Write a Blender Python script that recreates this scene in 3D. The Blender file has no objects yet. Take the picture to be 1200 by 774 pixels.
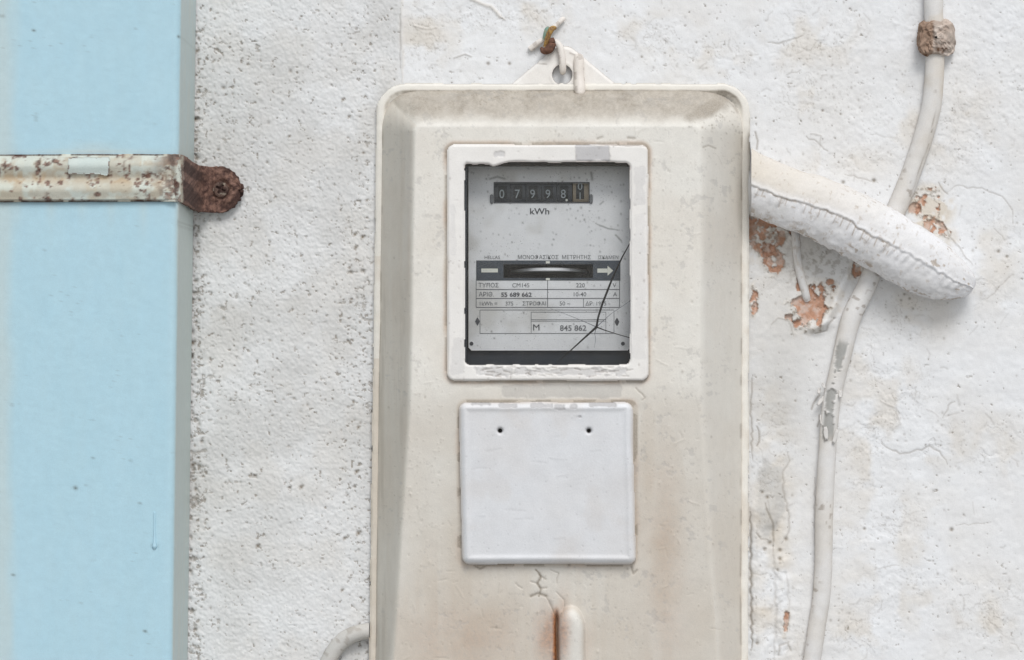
import bpy, math, random
import numpy as np
from mathutils import Vector

# ------------------------------------------------------------------ scales
S = 0.0005            # metres for one unit of length used below (half a millimetre)
D = 3600.0            # camera distance from the wall in those units (1.8 m)
Z0 = 1.5              # camera height, metres
CX, CY = 600.0, 387.0

sc = bpy.context.scene
C = sc.collection

# ------------------------------------------------------------------ camera
cam_d = bpy.data.cameras.new('camera')
cam = bpy.data.objects.new('camera', cam_d)
C.objects.link(cam)
cam.location = (0, -D * S, Z0)
cam.rotation_euler = (math.radians(90), 0, 0)
cam_d.sensor_width = 36
cam_d.lens = 36 * D / 1200.0
cam_d.clip_start = 0.01
cam_d.clip_end = 200
sc.camera = cam

# ------------------------------------------------------------------ light
SUN_EL, SUN_AZ = 47.0, 12.0       # degrees: height, and to the right of straight out from the wall
w = bpy.data.worlds.new('World')
sc.world = w
w.use_nodes = True
nt = w.node_tree
bg = nt.nodes['Background']
sky = nt.nodes.new('ShaderNodeTexSky')
sky.sky_type = 'NISHITA'
sky.sun_disc = False
sky.sun_elevation = math.radians(SUN_EL)
sky.sun_rotation = math.radians(180 - SUN_AZ)
sky.air_density = 1.0
sky.dust_density = 1.2
sky.ozone_density = 1.0
hs = nt.nodes.new('ShaderNodeHueSaturation')
hs.inputs['Saturation'].default_value = 0.30      # overcast: cloud greys the sky
nt.links.new(sky.outputs[0], hs.inputs['Color'])
nt.links.new(hs.outputs[0], bg.inputs[0])
bg.inputs[1].default_value = 0.115

sun_d = bpy.data.lights.new('sun', 'SUN')
sun_d.energy = 1.65
sun_d.angle = math.radians(24)
sun_d.color = (1.0, 0.99, 0.975)
sun = bpy.data.objects.new('sun', sun_d)
C.objects.link(sun)
el, az = math.radians(SUN_EL), math.radians(SUN_AZ)
to_sun = Vector((math.sin(az) * math.cos(el), -math.cos(az) * math.cos(el), math.sin(el)))
sun.rotation_euler = to_sun.to_track_quat('Z', 'Y').to_euler()

sc.view_settings.view_transform = 'Standard'
sc.view_settings.look = 'None'
sc.view_settings.gamma = 1
sc.view_settings.exposure = 0.10

# ------------------------------------------------------------------ noise
_G = {}
def _grid(seed):
    if seed not in _G:
        _G[seed] = np.random.RandomState(seed).rand(256, 256).astype(np.float32)
    return _G[seed]

def vn(x, y, s, seed=0, sy=None):
    """smooth value noise, cell size s (sy vertically), 0..1"""
    g = _grid(seed)
    a = x / s + 1000.37
    b = y / (sy or s) + 1000.71
    xi = np.floor(a).astype(np.int64); yi = np.floor(b).astype(np.int64)
    fx = a - xi; fy = b - yi
    fx = fx * fx * (3 - 2 * fx); fy = fy * fy * (3 - 2 * fy)
    x0 = xi % 256; x1 = (xi + 1) % 256; y0 = yi % 256; y1 = (yi + 1) % 256
    return ((g[y0, x0] * (1 - fx) + g[y0, x1] * fx) * (1 - fy)
            + (g[y1, x0] * (1 - fx) + g[y1, x1] * fx) * fy)

def fbm(x, y, s, seed=0, oct=4, gain=0.5, sy=None):
    t = 0; a = 1.0; n = 0
    for k in range(oct):
        t = t + a * vn(x + 17.3 * k, y - 9.1 * k, s / 2 ** k, seed + k * 7, (sy / 2 ** k) if sy else None)
        n += a; a *= gain
    return t / n

def ss(e0, e1, x):
    t = np.clip((x - e0) / (e1 - e0), 0, 1)
    return t * t * (3 - 2 * t)

def smin(a, b, k):
    h = np.clip(0.5 + 0.5 * (b - a) / k, 0, 1)
    return b * (1 - h) + a * h - k * h * (1 - h)

def W(px, py, d):
    """world point of what the photograph shows at (px, py) if it lies d in front of the wall"""
    f = (D - d) / D
    return ((px - CX) * f * S, -d * S, Z0 + (CY - py) * f * S)

def gauss(x, y, cx, cy, rx, ry=None):
    ry = ry or rx
    return np.exp(-(((x - cx) / rx) ** 2 + ((y - cy) / ry) ** 2))

# ------------------------------------------------------------------ materials
def srgb(r, g, b):
    f = lambda c: (c / 255 / 12.92) if c / 255 <= 0.04045 else ((c / 255 + 0.055) / 1.055) ** 2.4
    return (f(r), f(g), f(b), 1.0)

class N:
    def __init__(s, name):
        s.m = bpy.data.materials.new(name); s.m.use_nodes = True
        s.t = s.m.node_tree; s.b = s.t.nodes['Principled BSDF']
    def n(s, kind, **kw):
        o = s.t.nodes.new(kind)
        for k, v in kw.items(): setattr(o, k, v)
        return o
    def l(s, a, b): s.t.links.new(a, b)
    def coord(s):
        return s.n('ShaderNodeTexCoord').outputs['Object']
    def noise(s, scale, detail=3, rough=0.5, vec=None, stretch=None):
        o = s.n('ShaderNodeTexNoise')
        o.inputs['Scale'].default_value = scale
        o.inputs['Detail'].default_value = detail
        o.inputs['Roughness'].default_value = rough
        v = vec or s.coord()
        if stretch:
            mp = s.n('ShaderNodeMapping'); mp.inputs['Scale'].default_value = stretch
            s.l(v, mp.inputs[0]); v = mp.outputs[0]
        s.l(v, o.inputs['Vector'])
        return o.outputs['Fac']
    def ramp(s, fac, lo, hi, a=0.0, b=1.0):
        o = s.n('ShaderNodeMapRange'); o.clamp = True
        o.inputs[1].default_value = lo; o.inputs[2].default_value = hi
        o.inputs[3].default_value = a; o.inputs[4].default_value = b
        s.l(fac, o.inputs[0]); return o.outputs[0]
    def math(s, op, a, b):
        o = s.n('ShaderNodeMath', operation=op)
        for i, v in enumerate((a, b)):
            if isinstance(v, (int, float)): o.inputs[i].default_value = v
            else: s.l(v, o.inputs[i])
        return o.outputs[0]
    def mix(s, fac, a, b):
        o = s.n('ShaderNodeMix', data_type='RGBA')
        if isinstance(fac, (int, float)): o.inputs[0].default_value = fac
        else: s.l(fac, o.inputs[0])
        for i, v in ((6, a), (7, b)):
            if isinstance(v, tuple): o.inputs[i].default_value = v
            else: s.l(v, o.inputs[i])
        return o.outputs[2]
    def bump(s, h, strength, dist, prev=None):
        o = s.n('ShaderNodeBump')
        o.inputs['Strength'].default_value = strength
        o.inputs['Distance'].default_value = dist
        s.l(h, o.inputs['Height'])
        if prev: s.l(prev, o.inputs['Normal'])
        return o.outputs[0]
    def color(s, c):
        if isinstance(c, tuple): s.b.inputs['Base Color'].default_value = c
        else: s.l(c, s.b.inputs['Base Color'])

def masked(name, base, base2, c1, c2, c3, c4, rough=0.6, grain=900, bump=0.25, bumpd=0.0003, spec=0.35, rust=None):
    """paint whose stains, dirt, painted shade, bare and chipped areas come from the surface attribute 'wear' (r, g, b) and 'chip'"""
    m = N(name)
    a = m.n('ShaderNodeAttribute', attribute_name='wear')
    sp = m.n('ShaderNodeSeparateColor'); m.l(a.outputs['Color'], sp.inputs[0])
    ch = m.n('ShaderNodeAttribute', attribute_name='chip')
    n1 = m.ramp(m.noise(60, 4), 0.35, 0.65)
    n2 = m.noise(grain, 4, 0.6)
    col = m.mix(m.math('MULTIPLY', n1, 0.7), base, base2)
    col = m.mix(m.ramp(sp.outputs[1], 0, 1, 0, 1), col, c2)                 # g: stain, some painted shade
    g2 = m.ramp(n2, 0.3, 0.7, 0.75, 1.2)
    col = m.mix(ch.outputs['Fac'], col, c4)                                  # chip, some painted shade
    c3v = m.mix(m.ramp(m.noise(500, 5, 0.65), 0.4, 0.62), c3, rust or c3)
    col = m.mix(m.ramp(sp.outputs[2], 0.0, 1.0), col, c3v)                   # b: bare
    col = m.mix(m.math('MULTIPLY', sp.outputs[0], g2), col, c1)              # r: dirt, some painted shade
    mot = m.ramp(m.noise(grain * 1.6, 3, 0.7), 0.3, 0.7, 0.93, 1.03); mot2 = m.ramp(m.noise(grain * 0.12, 5, 0.65), 0.3, 0.7, 0.955, 1.02)
    mul = m.n('ShaderNodeVectorMath', operation='SCALE'); m.l(col, mul.inputs[0]); m.l(m.math('MULTIPLY', mot, mot2), mul.inputs['Scale'])
    m.color(mul.outputs[0])
    m.b.inputs['Roughness'].default_value = rough
    m.l(m.ramp(sp.outputs[0], 0, 1, rough, 0.95), m.b.inputs['Roughness'])
    m.b.inputs['Specular IOR Level'].default_value = spec
    nb = m.bump(n2, bump, bumpd)
    nb = m.bump(m.noise(grain * 0.25, 3), bump * 0.8, bumpd * 2, nb)
    m.l(nb, m.b.inputs['Normal'])
    return m.m

def plain(name, c, rough=0.5, metal=0.0, c2=None, scale=300, bump=0.0):
    m = N(name)
    if c2: m.color(m.mix(m.ramp(m.noise(scale, 4, 0.6), 0.35, 0.65), c, c2))
    else: m.color(c)
    m.b.inputs['Roughness'].default_value = rough
    m.b.inputs['Metallic'].default_value = metal
    if bump: m.l(m.bump(m.noise(scale * 2, 3), bump, 0.0003), m.b.inputs['Normal'])
    return m.m

M = {}
M['wall'] = masked('whitewashed_plaster', srgb(236, 237, 238), srgb(229, 229, 229), srgb(118, 104, 84), srgb(214, 203, 186),
                   srgb(202, 158, 134), srgb(196, 194, 190), rough=0.85, grain=1500, bump=0.3, rust=srgb(180, 138, 114))
M['housing'] = masked('cream_enamel', srgb(241, 239, 232), srgb(237, 234, 226), srgb(140, 129, 114), srgb(214, 202, 186),
                      srgb(196, 124, 62), srgb(196, 193, 188), rough=0.5, grain=1100, bump=0.16, rust=srgb(140, 76, 34))
M['frame'] = masked('white_gloss_paint', srgb(240, 238, 234), srgb(236, 233, 228), srgb(120, 104, 92), srgb(212, 190, 168),
                    srgb(150, 96, 72), srgb(194, 192, 192), rough=0.45, grain=900, bump=0.12)
M['panel'] = masked('white_panel_paint', srgb(233, 234, 236), srgb(229, 229, 230), srgb(40, 34, 30), srgb(206, 190, 172),
                    srgb(150, 96, 72), srgb(186, 184, 184), rough=0.5, grain=900, bump=0.15)
M['pipe'] = masked('pale_blue_paint', srgb(181, 215, 228), srgb(178, 213, 227), srgb(84, 78, 62), srgb(200, 210, 206),
                   srgb(140, 90, 50), srgb(150, 190, 196), rough=0.5, grain=1400, bump=0.1)
M['strap'] = masked('rusting_painted_steel', srgb(214, 220, 210), srgb(206, 208, 194), srgb(66, 48, 44), srgb(190, 172, 146),
                    srgb(140, 108, 94), srgb(206, 217, 212), rough=0.75, grain=1300, bump=0.4, rust=srgb(84, 60, 54))
M['conduit'] = masked('thick_white_paint', srgb(234, 234, 236), srgb(228, 227, 226), srgb(158, 136, 108), srgb(218, 208, 192),
                      srgb(170, 120, 84), srgb(196, 196, 194), rough=0.6, grain=700, bump=0.25)
M['cable'] = masked('painted_cable', srgb(228, 227, 226), srgb(220, 217, 212), srgb(122, 104, 84), srgb(206, 194, 176),
                    srgb(150, 100, 70), srgb(158, 158, 154), rough=0.6, grain=900, bump=0.25)
M['clip'] = masked('crumbling_mortar', srgb(222, 214, 206), srgb(206, 192, 180), srgb(96, 66, 44), srgb(176, 152, 134),
                   srgb(170, 120, 84), srgb(170, 168, 164), rough=0.9, grain=900, bump=0.6)
M['plate'] = masked('dial_plate_enamel', srgb(250, 250, 252), srgb(246, 247, 250), srgb(70, 66, 60), srgb(196, 192, 184),
                    srgb(90, 80, 70), srgb(150, 150, 150), rough=0.55, grain=1600, bump=0.05)
M['dark_case'] = plain('black_case', srgb(30, 40, 52), 0.6, c2=srgb(38, 48, 60), scale=120)
M['band_print'] = plain('blue_black_print', srgb(62, 72, 84), 0.5, c2=srgb(52, 60, 70), scale=200)
M['ink'] = plain('grey_ink', srgb(112, 114, 118), 0.7)
M['ink_dark'] = plain('dark_ink', srgb(74, 76, 82), 0.7)
M['white_print'] = plain('white_print', srgb(226, 226, 216), 0.6)
M['drum'] = plain('charcoal_drum', srgb(70, 75, 82), 0.5, c2=srgb(60, 64, 70), scale=300)
M['drum_dark'] = plain('black_drum_patch', srgb(28, 31, 34), 0.5)
M['drum_last'] = plain('tan_drum', srgb(160, 146, 126), 0.5, c2=srgb(146, 134, 116), scale=300)
M['digit'] = plain('pale_digit', srgb(168, 176, 180), 0.6)
M['alu'] = plain('aluminium', (0.92, 0.93, 0.95, 1), 0.4, 0.35)
M['grime'] = plain('crack_grime', srgb(46, 44, 42), 0.8)
M['copper'] = plain('weathered_wire', srgb(176, 140, 70), 0.5, 0.0, c2=srgb(110, 76, 50), scale=700, bump=0.3)
M['verdigris'] = plain('green_sleeve', srgb(110, 150, 138), 0.6, c2=srgb(150, 146, 122), scale=500)
M['rust'] = plain('brown_rust', srgb(120, 84, 66), 0.85, 0.0, c2=srgb(82, 56, 44), scale=600, bump=0.7)

def glass_mat():
    m = N('dusty_glass')
    out = m.t.nodes['Material Output']
    tr = m.n('ShaderNodeBsdfTransparent'); tr.inputs[0].default_value = (0.985, 0.99, 0.99, 1)
    gl = m.n('ShaderNodeBsdfGlossy'); gl.inputs['Roughness'].default_value = 0.05
    fr = m.n('ShaderNodeFresnel'); fr.inputs[0].default_value = 1.3
    mx = m.n('ShaderNodeMixShader'); m.l(fr.outputs[0], mx.inputs[0]); m.l(tr.outputs[0], mx.inputs[1]); m.l(gl.outputs[0], mx.inputs[2])
    df = m.n('ShaderNodeBsdfDiffuse')
    sp1 = m.ramp(m.noise(1500, 2, 0.5), 0.68, 0.74)
    dens = m.ramp(m.noise(45, 3, 0.5), 0.42, 0.62, 0.08, 1.0)
    spk = m.math('MULTIPLY', sp1, dens)
    film = m.math('MULTIPLY', m.ramp(m.noise(90, 5, 0.7), 0.4, 0.8), 0.02)
    m.l(m.mix(spk, srgb(205, 203, 198), srgb(70, 62, 54)), df.inputs[0])
    fac = m.math('MAXIMUM', m.math('MULTIPLY', spk, 0.75), film)
    m2 = m.n('ShaderNodeMixShader'); m.l(fac, m2.inputs[0]); m.l(mx.outputs[0], m2.inputs[1]); m.l(df.outputs[0], m2.inputs[2])
    m.l(m2.outputs[0], out.inputs['Surface'])
    return m.m
M['glass'] = glass_mat()

# ------------------------------------------------------------------ builders
def thing(name, label, cat, loc):
    o = bpy.data.objects.new(name, None); C.objects.link(o)
    o.empty_display_size = 0.02
    o.location = loc; o['label'] = label; o['category'] = cat
    return o

def tag(o, label, cat, group=None):
    o['label'] = label; o['category'] = cat
    if group: o['group'] = group
    return o

def mesh(name, V, F, mat, parent=None, wear=None, chip=None, smooth=True, origin=None):
    """V (n,3) world metres; F (m,4) or list; wear (n,3) 0..1; chip (n,) 0..1"""
    V = np.asarray(V, dtype=np.float64)
    off = np.array(parent.location) if parent is not None and parent.parent is None else None
    if parent is not None and parent.parent is not None:
        off = np.array(parent.parent.location) + np.array(parent.location)
    if parent is None:
        off = np.array(origin) if origin is not None else V.mean(0)
    me = bpy.data.meshes.new(name)
    if isinstance(F, np.ndarray):
        k = F.shape[1]
        me.vertices.add(len(V)); me.vertices.foreach_set('co', (V - off).astype(np.float32).ravel())
        me.loops.add(F.size); me.loops.foreach_set('vertex_index', F.astype(np.int32).ravel())
        me.polygons.add(len(F)); me.polygons.foreach_set('loop_start', np.arange(0, F.size, k, dtype=np.int32))
        me.update(calc_edges=True)
    else:
        me.from_pydata([tuple(v) for v in (V - off)], [], F)
    me.validate()
    if smooth: me.polygons.foreach_set('use_smooth', np.ones(len(me.polygons), dtype=bool))
    if wear is not None:
        a = me.attributes.new('wear', 'FLOAT_COLOR', 'POINT')
        cc = np.ones((len(V), 4), dtype=np.float32); cc[:, :3] = np.clip(wear, 0, 1)
        a.data.foreach_set('color', cc.ravel())
        b = me.attributes.new('chip', 'FLOAT', 'POINT')
        b.data.foreach_set('value', np.clip(chip if chip is not None else np.zeros(len(V)), 0, 1).astype(np.float32))
    me.materials.append(mat)
    me.update()
    o = bpy.data.objects.new(name, me); C.objects.link(o)
    if parent is not None: o.parent = parent
    else: o.location = off
    return o

class Field:
    """relief sheet: depth H in front of the wall over a fine grid, with wear masks"""
    def __init__(s, x0, x1, y0, y1, step=1.0):
        s.x = np.arange(x0, x1 + step / 2, step); s.y = np.arange(y0, y1 + step / 2, step)
        s.X, s.Y = np.meshgrid(s.x, s.y); s.st = step
        s.x0, s.y0 = x0, y0
        s.H = np.zeros_like(s.X); s.R = np.zeros_like(s.X); s.G = np.zeros_like(s.X)
        s.B = np.zeros_like(s.X); s.A = np.zeros_like(s.X)
        s.keep = np.ones(s.X.shape, bool)
    def win(s, xa, xb, ya, yb):
        i0 = max(0, int((ya - s.y0) / s.st)); i1 = min(len(s.y), int((yb - s.y0) / s.st) + 2)
        j0 = max(0, int((xa - s.x0) / s.st)); j1 = min(len(s.x), int((xb - s.x0) / s.st) + 2)
        return (slice(i0, i1), slice(j0, j1)) if i1 > i0 and j1 > j0 else None
    def dot(s, x, y, r, dh, dirt, asp=1.0, ch='R'):
        w_ = s.win(x - 3 * r, x + 3 * r, y - 3 * r * asp, y + 3 * r * asp)
        if not w_: return
        g = np.exp(-(((s.X[w_] - x) / r) ** 2 + ((s.Y[w_] - y) / (r * asp)) ** 2))
        s.H[w_] += dh * g
        a = getattr(s, ch); a[w_] = np.maximum(a[w_], dirt * g)
    def line(s, pts, wd, dh, dirt, ch='R', jit=0.0, seed=0, taper=True, flat=False):
        rs = random.Random(seed); P = [pts[0]]
        for (ax, ay), (bx, by) in zip(pts, pts[1:]):
            L = math.hypot(bx - ax, by - ay); n = max(1, int(L / 5))
            for k in range(1, n + 1):
                t = k / n
                P.append((ax + (bx - ax) * t + rs.uniform(-jit, jit), ay + (by - ay) * t + rs.uniform(-jit, jit)))
        xs = [p[0] for p in P]; ys = [p[1] for p in P]; m_ = wd * 3 + 1
        w_ = s.win(min(xs) - m_, max(xs) + m_, min(ys) - m_, max(ys) + m_)
        if not w_: return
        X, Y = s.X[w_], s.Y[w_]; best = np.full(X.shape, 1e9); n = len(P) - 1
        for k in range(n):
            (ax, ay), (bx, by) = P[k], P[k + 1]
            dx, dy = bx - ax, by - ay; L2 = dx * dx + dy * dy + 1e-9
            t = np.clip(((X - ax) * dx + (Y - ay) * dy) / L2, 0, 1)
            e = np.hypot(X - ax - t * dx, Y - ay - t * dy)
            if taper:
                u = (k + 0.5) / n; e = e / max(0.35, min(1, 4 * min(u, 1 - u) + 0.3))
            best = np.minimum(best, e)
        g = np.exp(-(best / wd) ** 2) if not flat else 1 - ss(wd * 0.8, wd * 1.3, best)
        s.H[w_] += dh * g
        if dirt:
            a = getattr(s, ch); a[w_] = np.maximum(a[w_], dirt * g)
    def build(s, name, mat, parent=None, skirt=0, extra=None, origin=None):
        k = s.keep
        cell = k[:-1, :-1] & k[1:, :-1] & k[:-1, 1:] & k[1:, 1:]
        idx = np.arange(s.X.size).reshape(s.X.shape)
        F = np.stack([idx[:-1, :-1][cell], idx[1:, :-1][cell], idx[1:, 1:][cell], idx[:-1, 1:][cell]], 1)
        f = (D - s.H) / D
        V = np.stack([(s.X - CX) * f * S, -s.H * S, Z0 + (CY - s.Y) * f * S], -1).reshape(-1, 3)
        wear = np.stack([s.R, s.G, s.B], -1).reshape(-1, 3); chip = s.A.ravel()
        if skirt:
            c = np.zeros((cell.shape[0] + 2, cell.shape[1] + 2), bool); c[1:-1, 1:-1] = cell
            E = []
            # boundary edges with the winding of the faces they close
            up = c[1:-1, 1:-1] & ~c[:-2, 1:-1]; E.append(np.stack([idx[:-1, 1:][up], idx[:-1, :-1][up]], 1))
            dn = c[1:-1, 1:-1] & ~c[2:, 1:-1]; E.append(np.stack([idx[1:, :-1][dn], idx[1:, 1:][dn]], 1))
            lf = c[1:-1, 1:-1] & ~c[1:-1, :-2]; E.append(np.stack([idx[:-1, :-1][lf], idx[1:, :-1][lf]], 1))
            rt = c[1:-1, 1:-1] & ~c[1:-1, 2:]; E.append(np.stack([idx[1:, 1:][rt], idx[:-1, 1:][rt]], 1))
            E = np.concatenate(E)
            ub = np.unique(E); new = {}
            remap = np.zeros(len(V), int); remap[ub] = len(V) + np.arange(len(ub))
            Vb = V[ub].copy(); Vb[:, 1] += skirt * S
            V = np.concatenate([V, Vb]); wear = np.concatenate([wear, wear[ub]]); chip = np.concatenate([chip, chip[ub]])
            F = np.concatenate([F, np.stack([E[:, 0], remap[E[:, 0]], remap[E[:, 1]], E[:, 1]], 1)[:, ::-1]])
        if extra is not None:
            eV, eF = extra
            F = np.concatenate([F, np.array(eF) + len(V)])
            V = np.concatenate([V, np.array(eV)])
            wear = np.concatenate([wear, np.zeros((len(eV), 3))]); chip = np.concatenate([chip, np.zeros(len(eV))])
        used = np.unique(F); rm = np.full(len(V), -1); rm[used] = np.arange(len(used))
        return mesh(name, V[used], rm[F], mat, parent, wear[used], chip[used], origin=origin)

def spline(pts, n):
    P = np.array(pts, float); P = np.vstack([2 * P[0] - P[1], P, 2 * P[-1] - P[-2]])
    out = []
    for i in range(1, len(P) - 2):
        t = np.linspace(0, 1, 24, endpoint=(i == len(P) - 3))[:, None]
        a, b, c, d = P[i - 1], P[i], P[i + 1], P[i + 2]
        out.append(0.5 * (2 * b + (c - a) * t + (2 * a - 5 * b + 4 * c - d) * t ** 2 + (3 * b - a - 3 * c + d) * t ** 3))
    Q = np.vstack(out); s = np.concatenate([[0], np.cumsum(np.linalg.norm(np.diff(Q[:, :3], axis=0), axis=1))])
    u = np.linspace(0, s[-1], n)
    return np.stack([np.interp(u, s, Q[:, k]) for k in range(Q.shape[1])], 1), u

def tube(name, pts, mat, parent=None, n=200, seg=32, fn=None, flat=1.0, cap=True, origin=None, xmin=None, xmax=None):
    """pts rows (px, py, depth, radius); fn(u, theta, px, py) -> (dr, R, G, B, A); theta 0 faces out, + is up/right"""
    Q, u = spline(pts, n)
    P = np.stack([(Q[:, 0] - CX) * (D - Q[:, 2]) / D, -Q[:, 2], (CY - Q[:, 1]) * (D - Q[:, 2]) / D], 1)
    T = np.gradient(P, axis=0); T /= np.linalg.norm(T, axis=1)[:, None]
    out = np.array([0, -1.0, 0]); Nn = out - (T @ out)[:, None] * T; Nn /= np.linalg.norm(Nn, axis=1)[:, None]
    Bn = np.cross(T, Nn)
    sgn = np.where(Bn[:, 2] < 0, -1, 1)[:, None] if abs(np.median(T[:, 2])) < 0.7 else np.where(Bn[:, 0] < 0, -1, 1)[:, None]
    Bn = Bn * sgn
    th = np.linspace(-math.pi, math.pi, seg, endpoint=False)
    U, TH = np.meshgrid(u, th, indexing='ij')
    dr, R, G, B, A = fn(U, TH, Q[:, 0][:, None], Q[:, 1][:, None]) if fn else (0,) * 5
    z = np.zeros_like(U)
    r = Q[:, 3][:, None] + dr + z
    V = P[:, None, :] + r[..., None] * (np.cos(TH)[..., None] * flat * Nn[:, None, :] + np.sin(TH)[..., None] * Bn[:, None, :])
    V = V.reshape(-1, 3); wear = np.stack([R + z, G + z, B + z], -1).reshape(-1, 3); chip = (A + z).ravel()
    i = np.arange(n - 1)[:, None] * seg; j = np.arange(seg)[None, :]; j2 = (j + 1) % seg
    F = np.stack([i + j, i + j2, i + seg + j2, i + seg + j], -1).reshape(-1, 4)
    if sgn[0, 0] < 0: F = F[:, ::-1]
    if cap:
        for end, base in ((0, 0), (n - 1, (n - 1) * seg)):
            V = np.vstack([V, P[end][None]]); c = len(V) - 1
            wear = np.vstack([wear, wear[base][None]]); chip = np.append(chip, chip[base])
            f = np.stack([np.full(seg, c), base + j[0], base + j2[0], np.full(seg, c)], 1)
            F = np.vstack([F, f])
    lim = (D + V[:, 1]) / D
    if xmin is not None: V[:, 0] = np.maximum(V[:, 0], (xmin - CX) * lim)
    if xmax is not None: V[:, 0] = np.minimum(V[:, 0], (xmax - CX) * lim)
    Vw = V * S; Vw[:, 2] += Z0
    if cap: # caps are triangles: drop the doubled corner through a list
        Fl = [tuple(f) if f[0] != f[3] else tuple(f[:3]) for f in F.tolist()]
        o = mesh(name, Vw, Fl, mat, parent, wear, chip, origin=origin)
    else:
        o = mesh(name, Vw, F, mat, parent, wear, chip, origin=origin)
    return o

def rr(X, Y, x0, x1, y0, y1, r):
    """distance inside a rounded rectangle (negative outside)"""
    qx = np.maximum(x0 + r - X, X - x1 + r); qy = np.maximum(y0 + r - Y, Y - y1 + r)
    return r - (np.hypot(np.maximum(qx, 0), np.maximum(qy, 0)) + np.minimum(np.maximum(qx, qy), 0))

def box(name, x0, x1, y0, y1, d0, d1, mat, parent, bev=0):
    V = [W(x, y, d) for d in (d0, d1) for x, y in ((x0, y0), (x1, y0), (x1, y1), (x0, y1))]
    F = [(0, 1, 2, 3), (7, 6, 5, 4), (0, 4, 5, 1), (1, 5, 6, 2), (2, 6, 7, 3), (3, 7, 4, 0)]
    o = mesh(name, V, F, mat, parent, smooth=False)
    if bev:
        b = o.modifiers.new('bevel', 'BEVEL'); b.width = bev * S; b.segments = 2
    return o

def text(name, s, px, py, d, h, mat, parent, align='LEFT', bold=0.0, curve=None, sx=1.0):
    """flat lettering, cap height h, left (or centre) of baseline at (px, py)"""
    cu = bpy.data.curves.new(name, 'FONT'); cu.body = s; cu.size = h * S / 0.72
    cu.align_x = align; cu.offset = bold * S; cu.resolution_u = 3
    ob = bpy.data.objects.new('tmp', cu)
    C.objects.link(ob)
    dg = bpy.context.evaluated_depsgraph_get(); dg.update()
    me = bpy.data.meshes.new_from_object(ob.evaluated_get(dg))
    C.objects.unlink(ob); bpy.data.objects.remove(ob); bpy.data.curves.remove(cu)
    n = len(me.vertices); co = np.zeros(n * 3); me.vertices.foreach_get('co', co); co = co.reshape(-1, 3)
    F = [tuple(p.vertices) for p in me.polygons]; bpy.data.meshes.remove(me)
    o = np.array(W(px, py, d)); V = np.zeros_like(co)
    V[:, 0] = o[0] + co[:, 0] * sx; V[:, 2] = o[2] + co[:, 1]; V[:, 1] = o[1]
    if curve:
        cpy, cd, r = curve
        zc = W(px, cpy, d)[2]; a = (V[:, 2] - zc) / (r * S)
        V[:, 2] = zc + (r * S) * np.sin(a); V[:, 1] = -cd * S - (r + 0.25) * S * np.cos(a)
    return mesh(name, V, F, mat, parent, smooth=False)

def strip(name, pts, wds, d, mat, parent):
    """thin flat line of varying width lying d in front of the wall"""
    V = []; F = []
    for i, (x, y) in enumerate(pts):
        a = pts[max(0, i - 1)]; b = pts[min(len(pts) - 1, i + 1)]
        L = math.hypot(b[0] - a[0], b[1] - a[1]); nx, ny = -(b[1] - a[1]) / L, (b[0] - a[0]) / L
        wd = wds[i] / 2
        V += [W(x + nx * wd, y + ny * wd, d), W(x - nx * wd, y - ny * wd, d)]
        if i: F.append((2 * i - 2, 2 * i - 1, 2 * i + 1, 2 * i))
    return mesh(name, V, F, mat, parent, smooth=False)

# ================================================================== WALL
CABLE = [(1094, -60), (1094, 10), (1096, 60), (1090, 130), (1066, 208), (1042, 265), (1018, 330), (998, 372), (986, 420),
         (974, 475), (969, 540), (966, 600), (964, 680), (957, 735), (946, 800), (930, 850)]
wl = Field(150, 1240, -40, 814, 1.0)
X, Y = wl.X, wl.Y
left = 1 - ss(462, 474, X + 3 * (vn(X, Y, 12, 3) - 0.5)); left = np.where(Y > 110, 1 - ss(450, 460, X), left)
right = 1 - left
H = 5 * (fbm(X, Y, 170, 11, 3) - 0.5) + 2.0 * (fbm(X, Y, 50, 12, 3) - 0.5)
grit = fbm(X, Y, 7, 21, 3, 0.6)
H += left * (0.75 * (grit - 0.5) + 0.85 * (vn(X, Y, 2.2, 31) - 0.5) + 0.5 * (vn(X, Y, 4.2, 32) - 0.5) + 0.4 * (vn(X, Y, 14, 33) - 0.5))
# smoother, many times repainted area
def patch(*spots):
    m = np.zeros_like(X)
    for cx, cy, rx, ry in spots: m = np.maximum(m, gauss(X, Y, cx, cy, rx, ry))
    return np.clip(m * (0.55 + 0.9 * fbm(X, Y, 22, 41, 3)), 0, 1)
flaky = patch((950, 50, 60, 45), (945, 110, 50, 40), (990, 190, 60, 30), (1050, 470, 45, 60), (1095, 520, 50, 30), (560, 20, 60, 22),
              (500, 45, 40, 45), (930, 300, 50, 60), (900, 560, 30, 120), (905, 720, 35, 80), (1170, 520, 40, 40), (1050, 690, 60, 50),
              (1060, 370, 50, 30), (1160, 300, 40, 60), (1100, 150, 60, 60), (620, 15, 50, 25), (1020, 500, 35, 150), (1040, 620, 60, 60),
              (1160, 720, 60, 40), (1010, 740, 40, 40), (760, 40, 60, 30), (840, 70, 60, 30))
rough_r = patch((1160, 110, 80, 90), (1080, 40, 60, 60), (1180, 30, 60, 60), (1000, 60, 60, 60), (1010, 150, 50, 60), (1130, 190, 50, 40), (1030, 480, 40, 80), (900, 690, 40, 120))
H += right * (0.4 * (vn(X, Y, 5, 22) - 0.5) + 0.4 * (vn(X, Y, 22, 24, 9) - 0.5) + rough_r * (1.1 * (grit - 0.5) + 0.5 * (vn(X, Y, 3, 31) - 0.5)))
t = fbm(X, Y, 34, 51, 5, 0.6)
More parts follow.
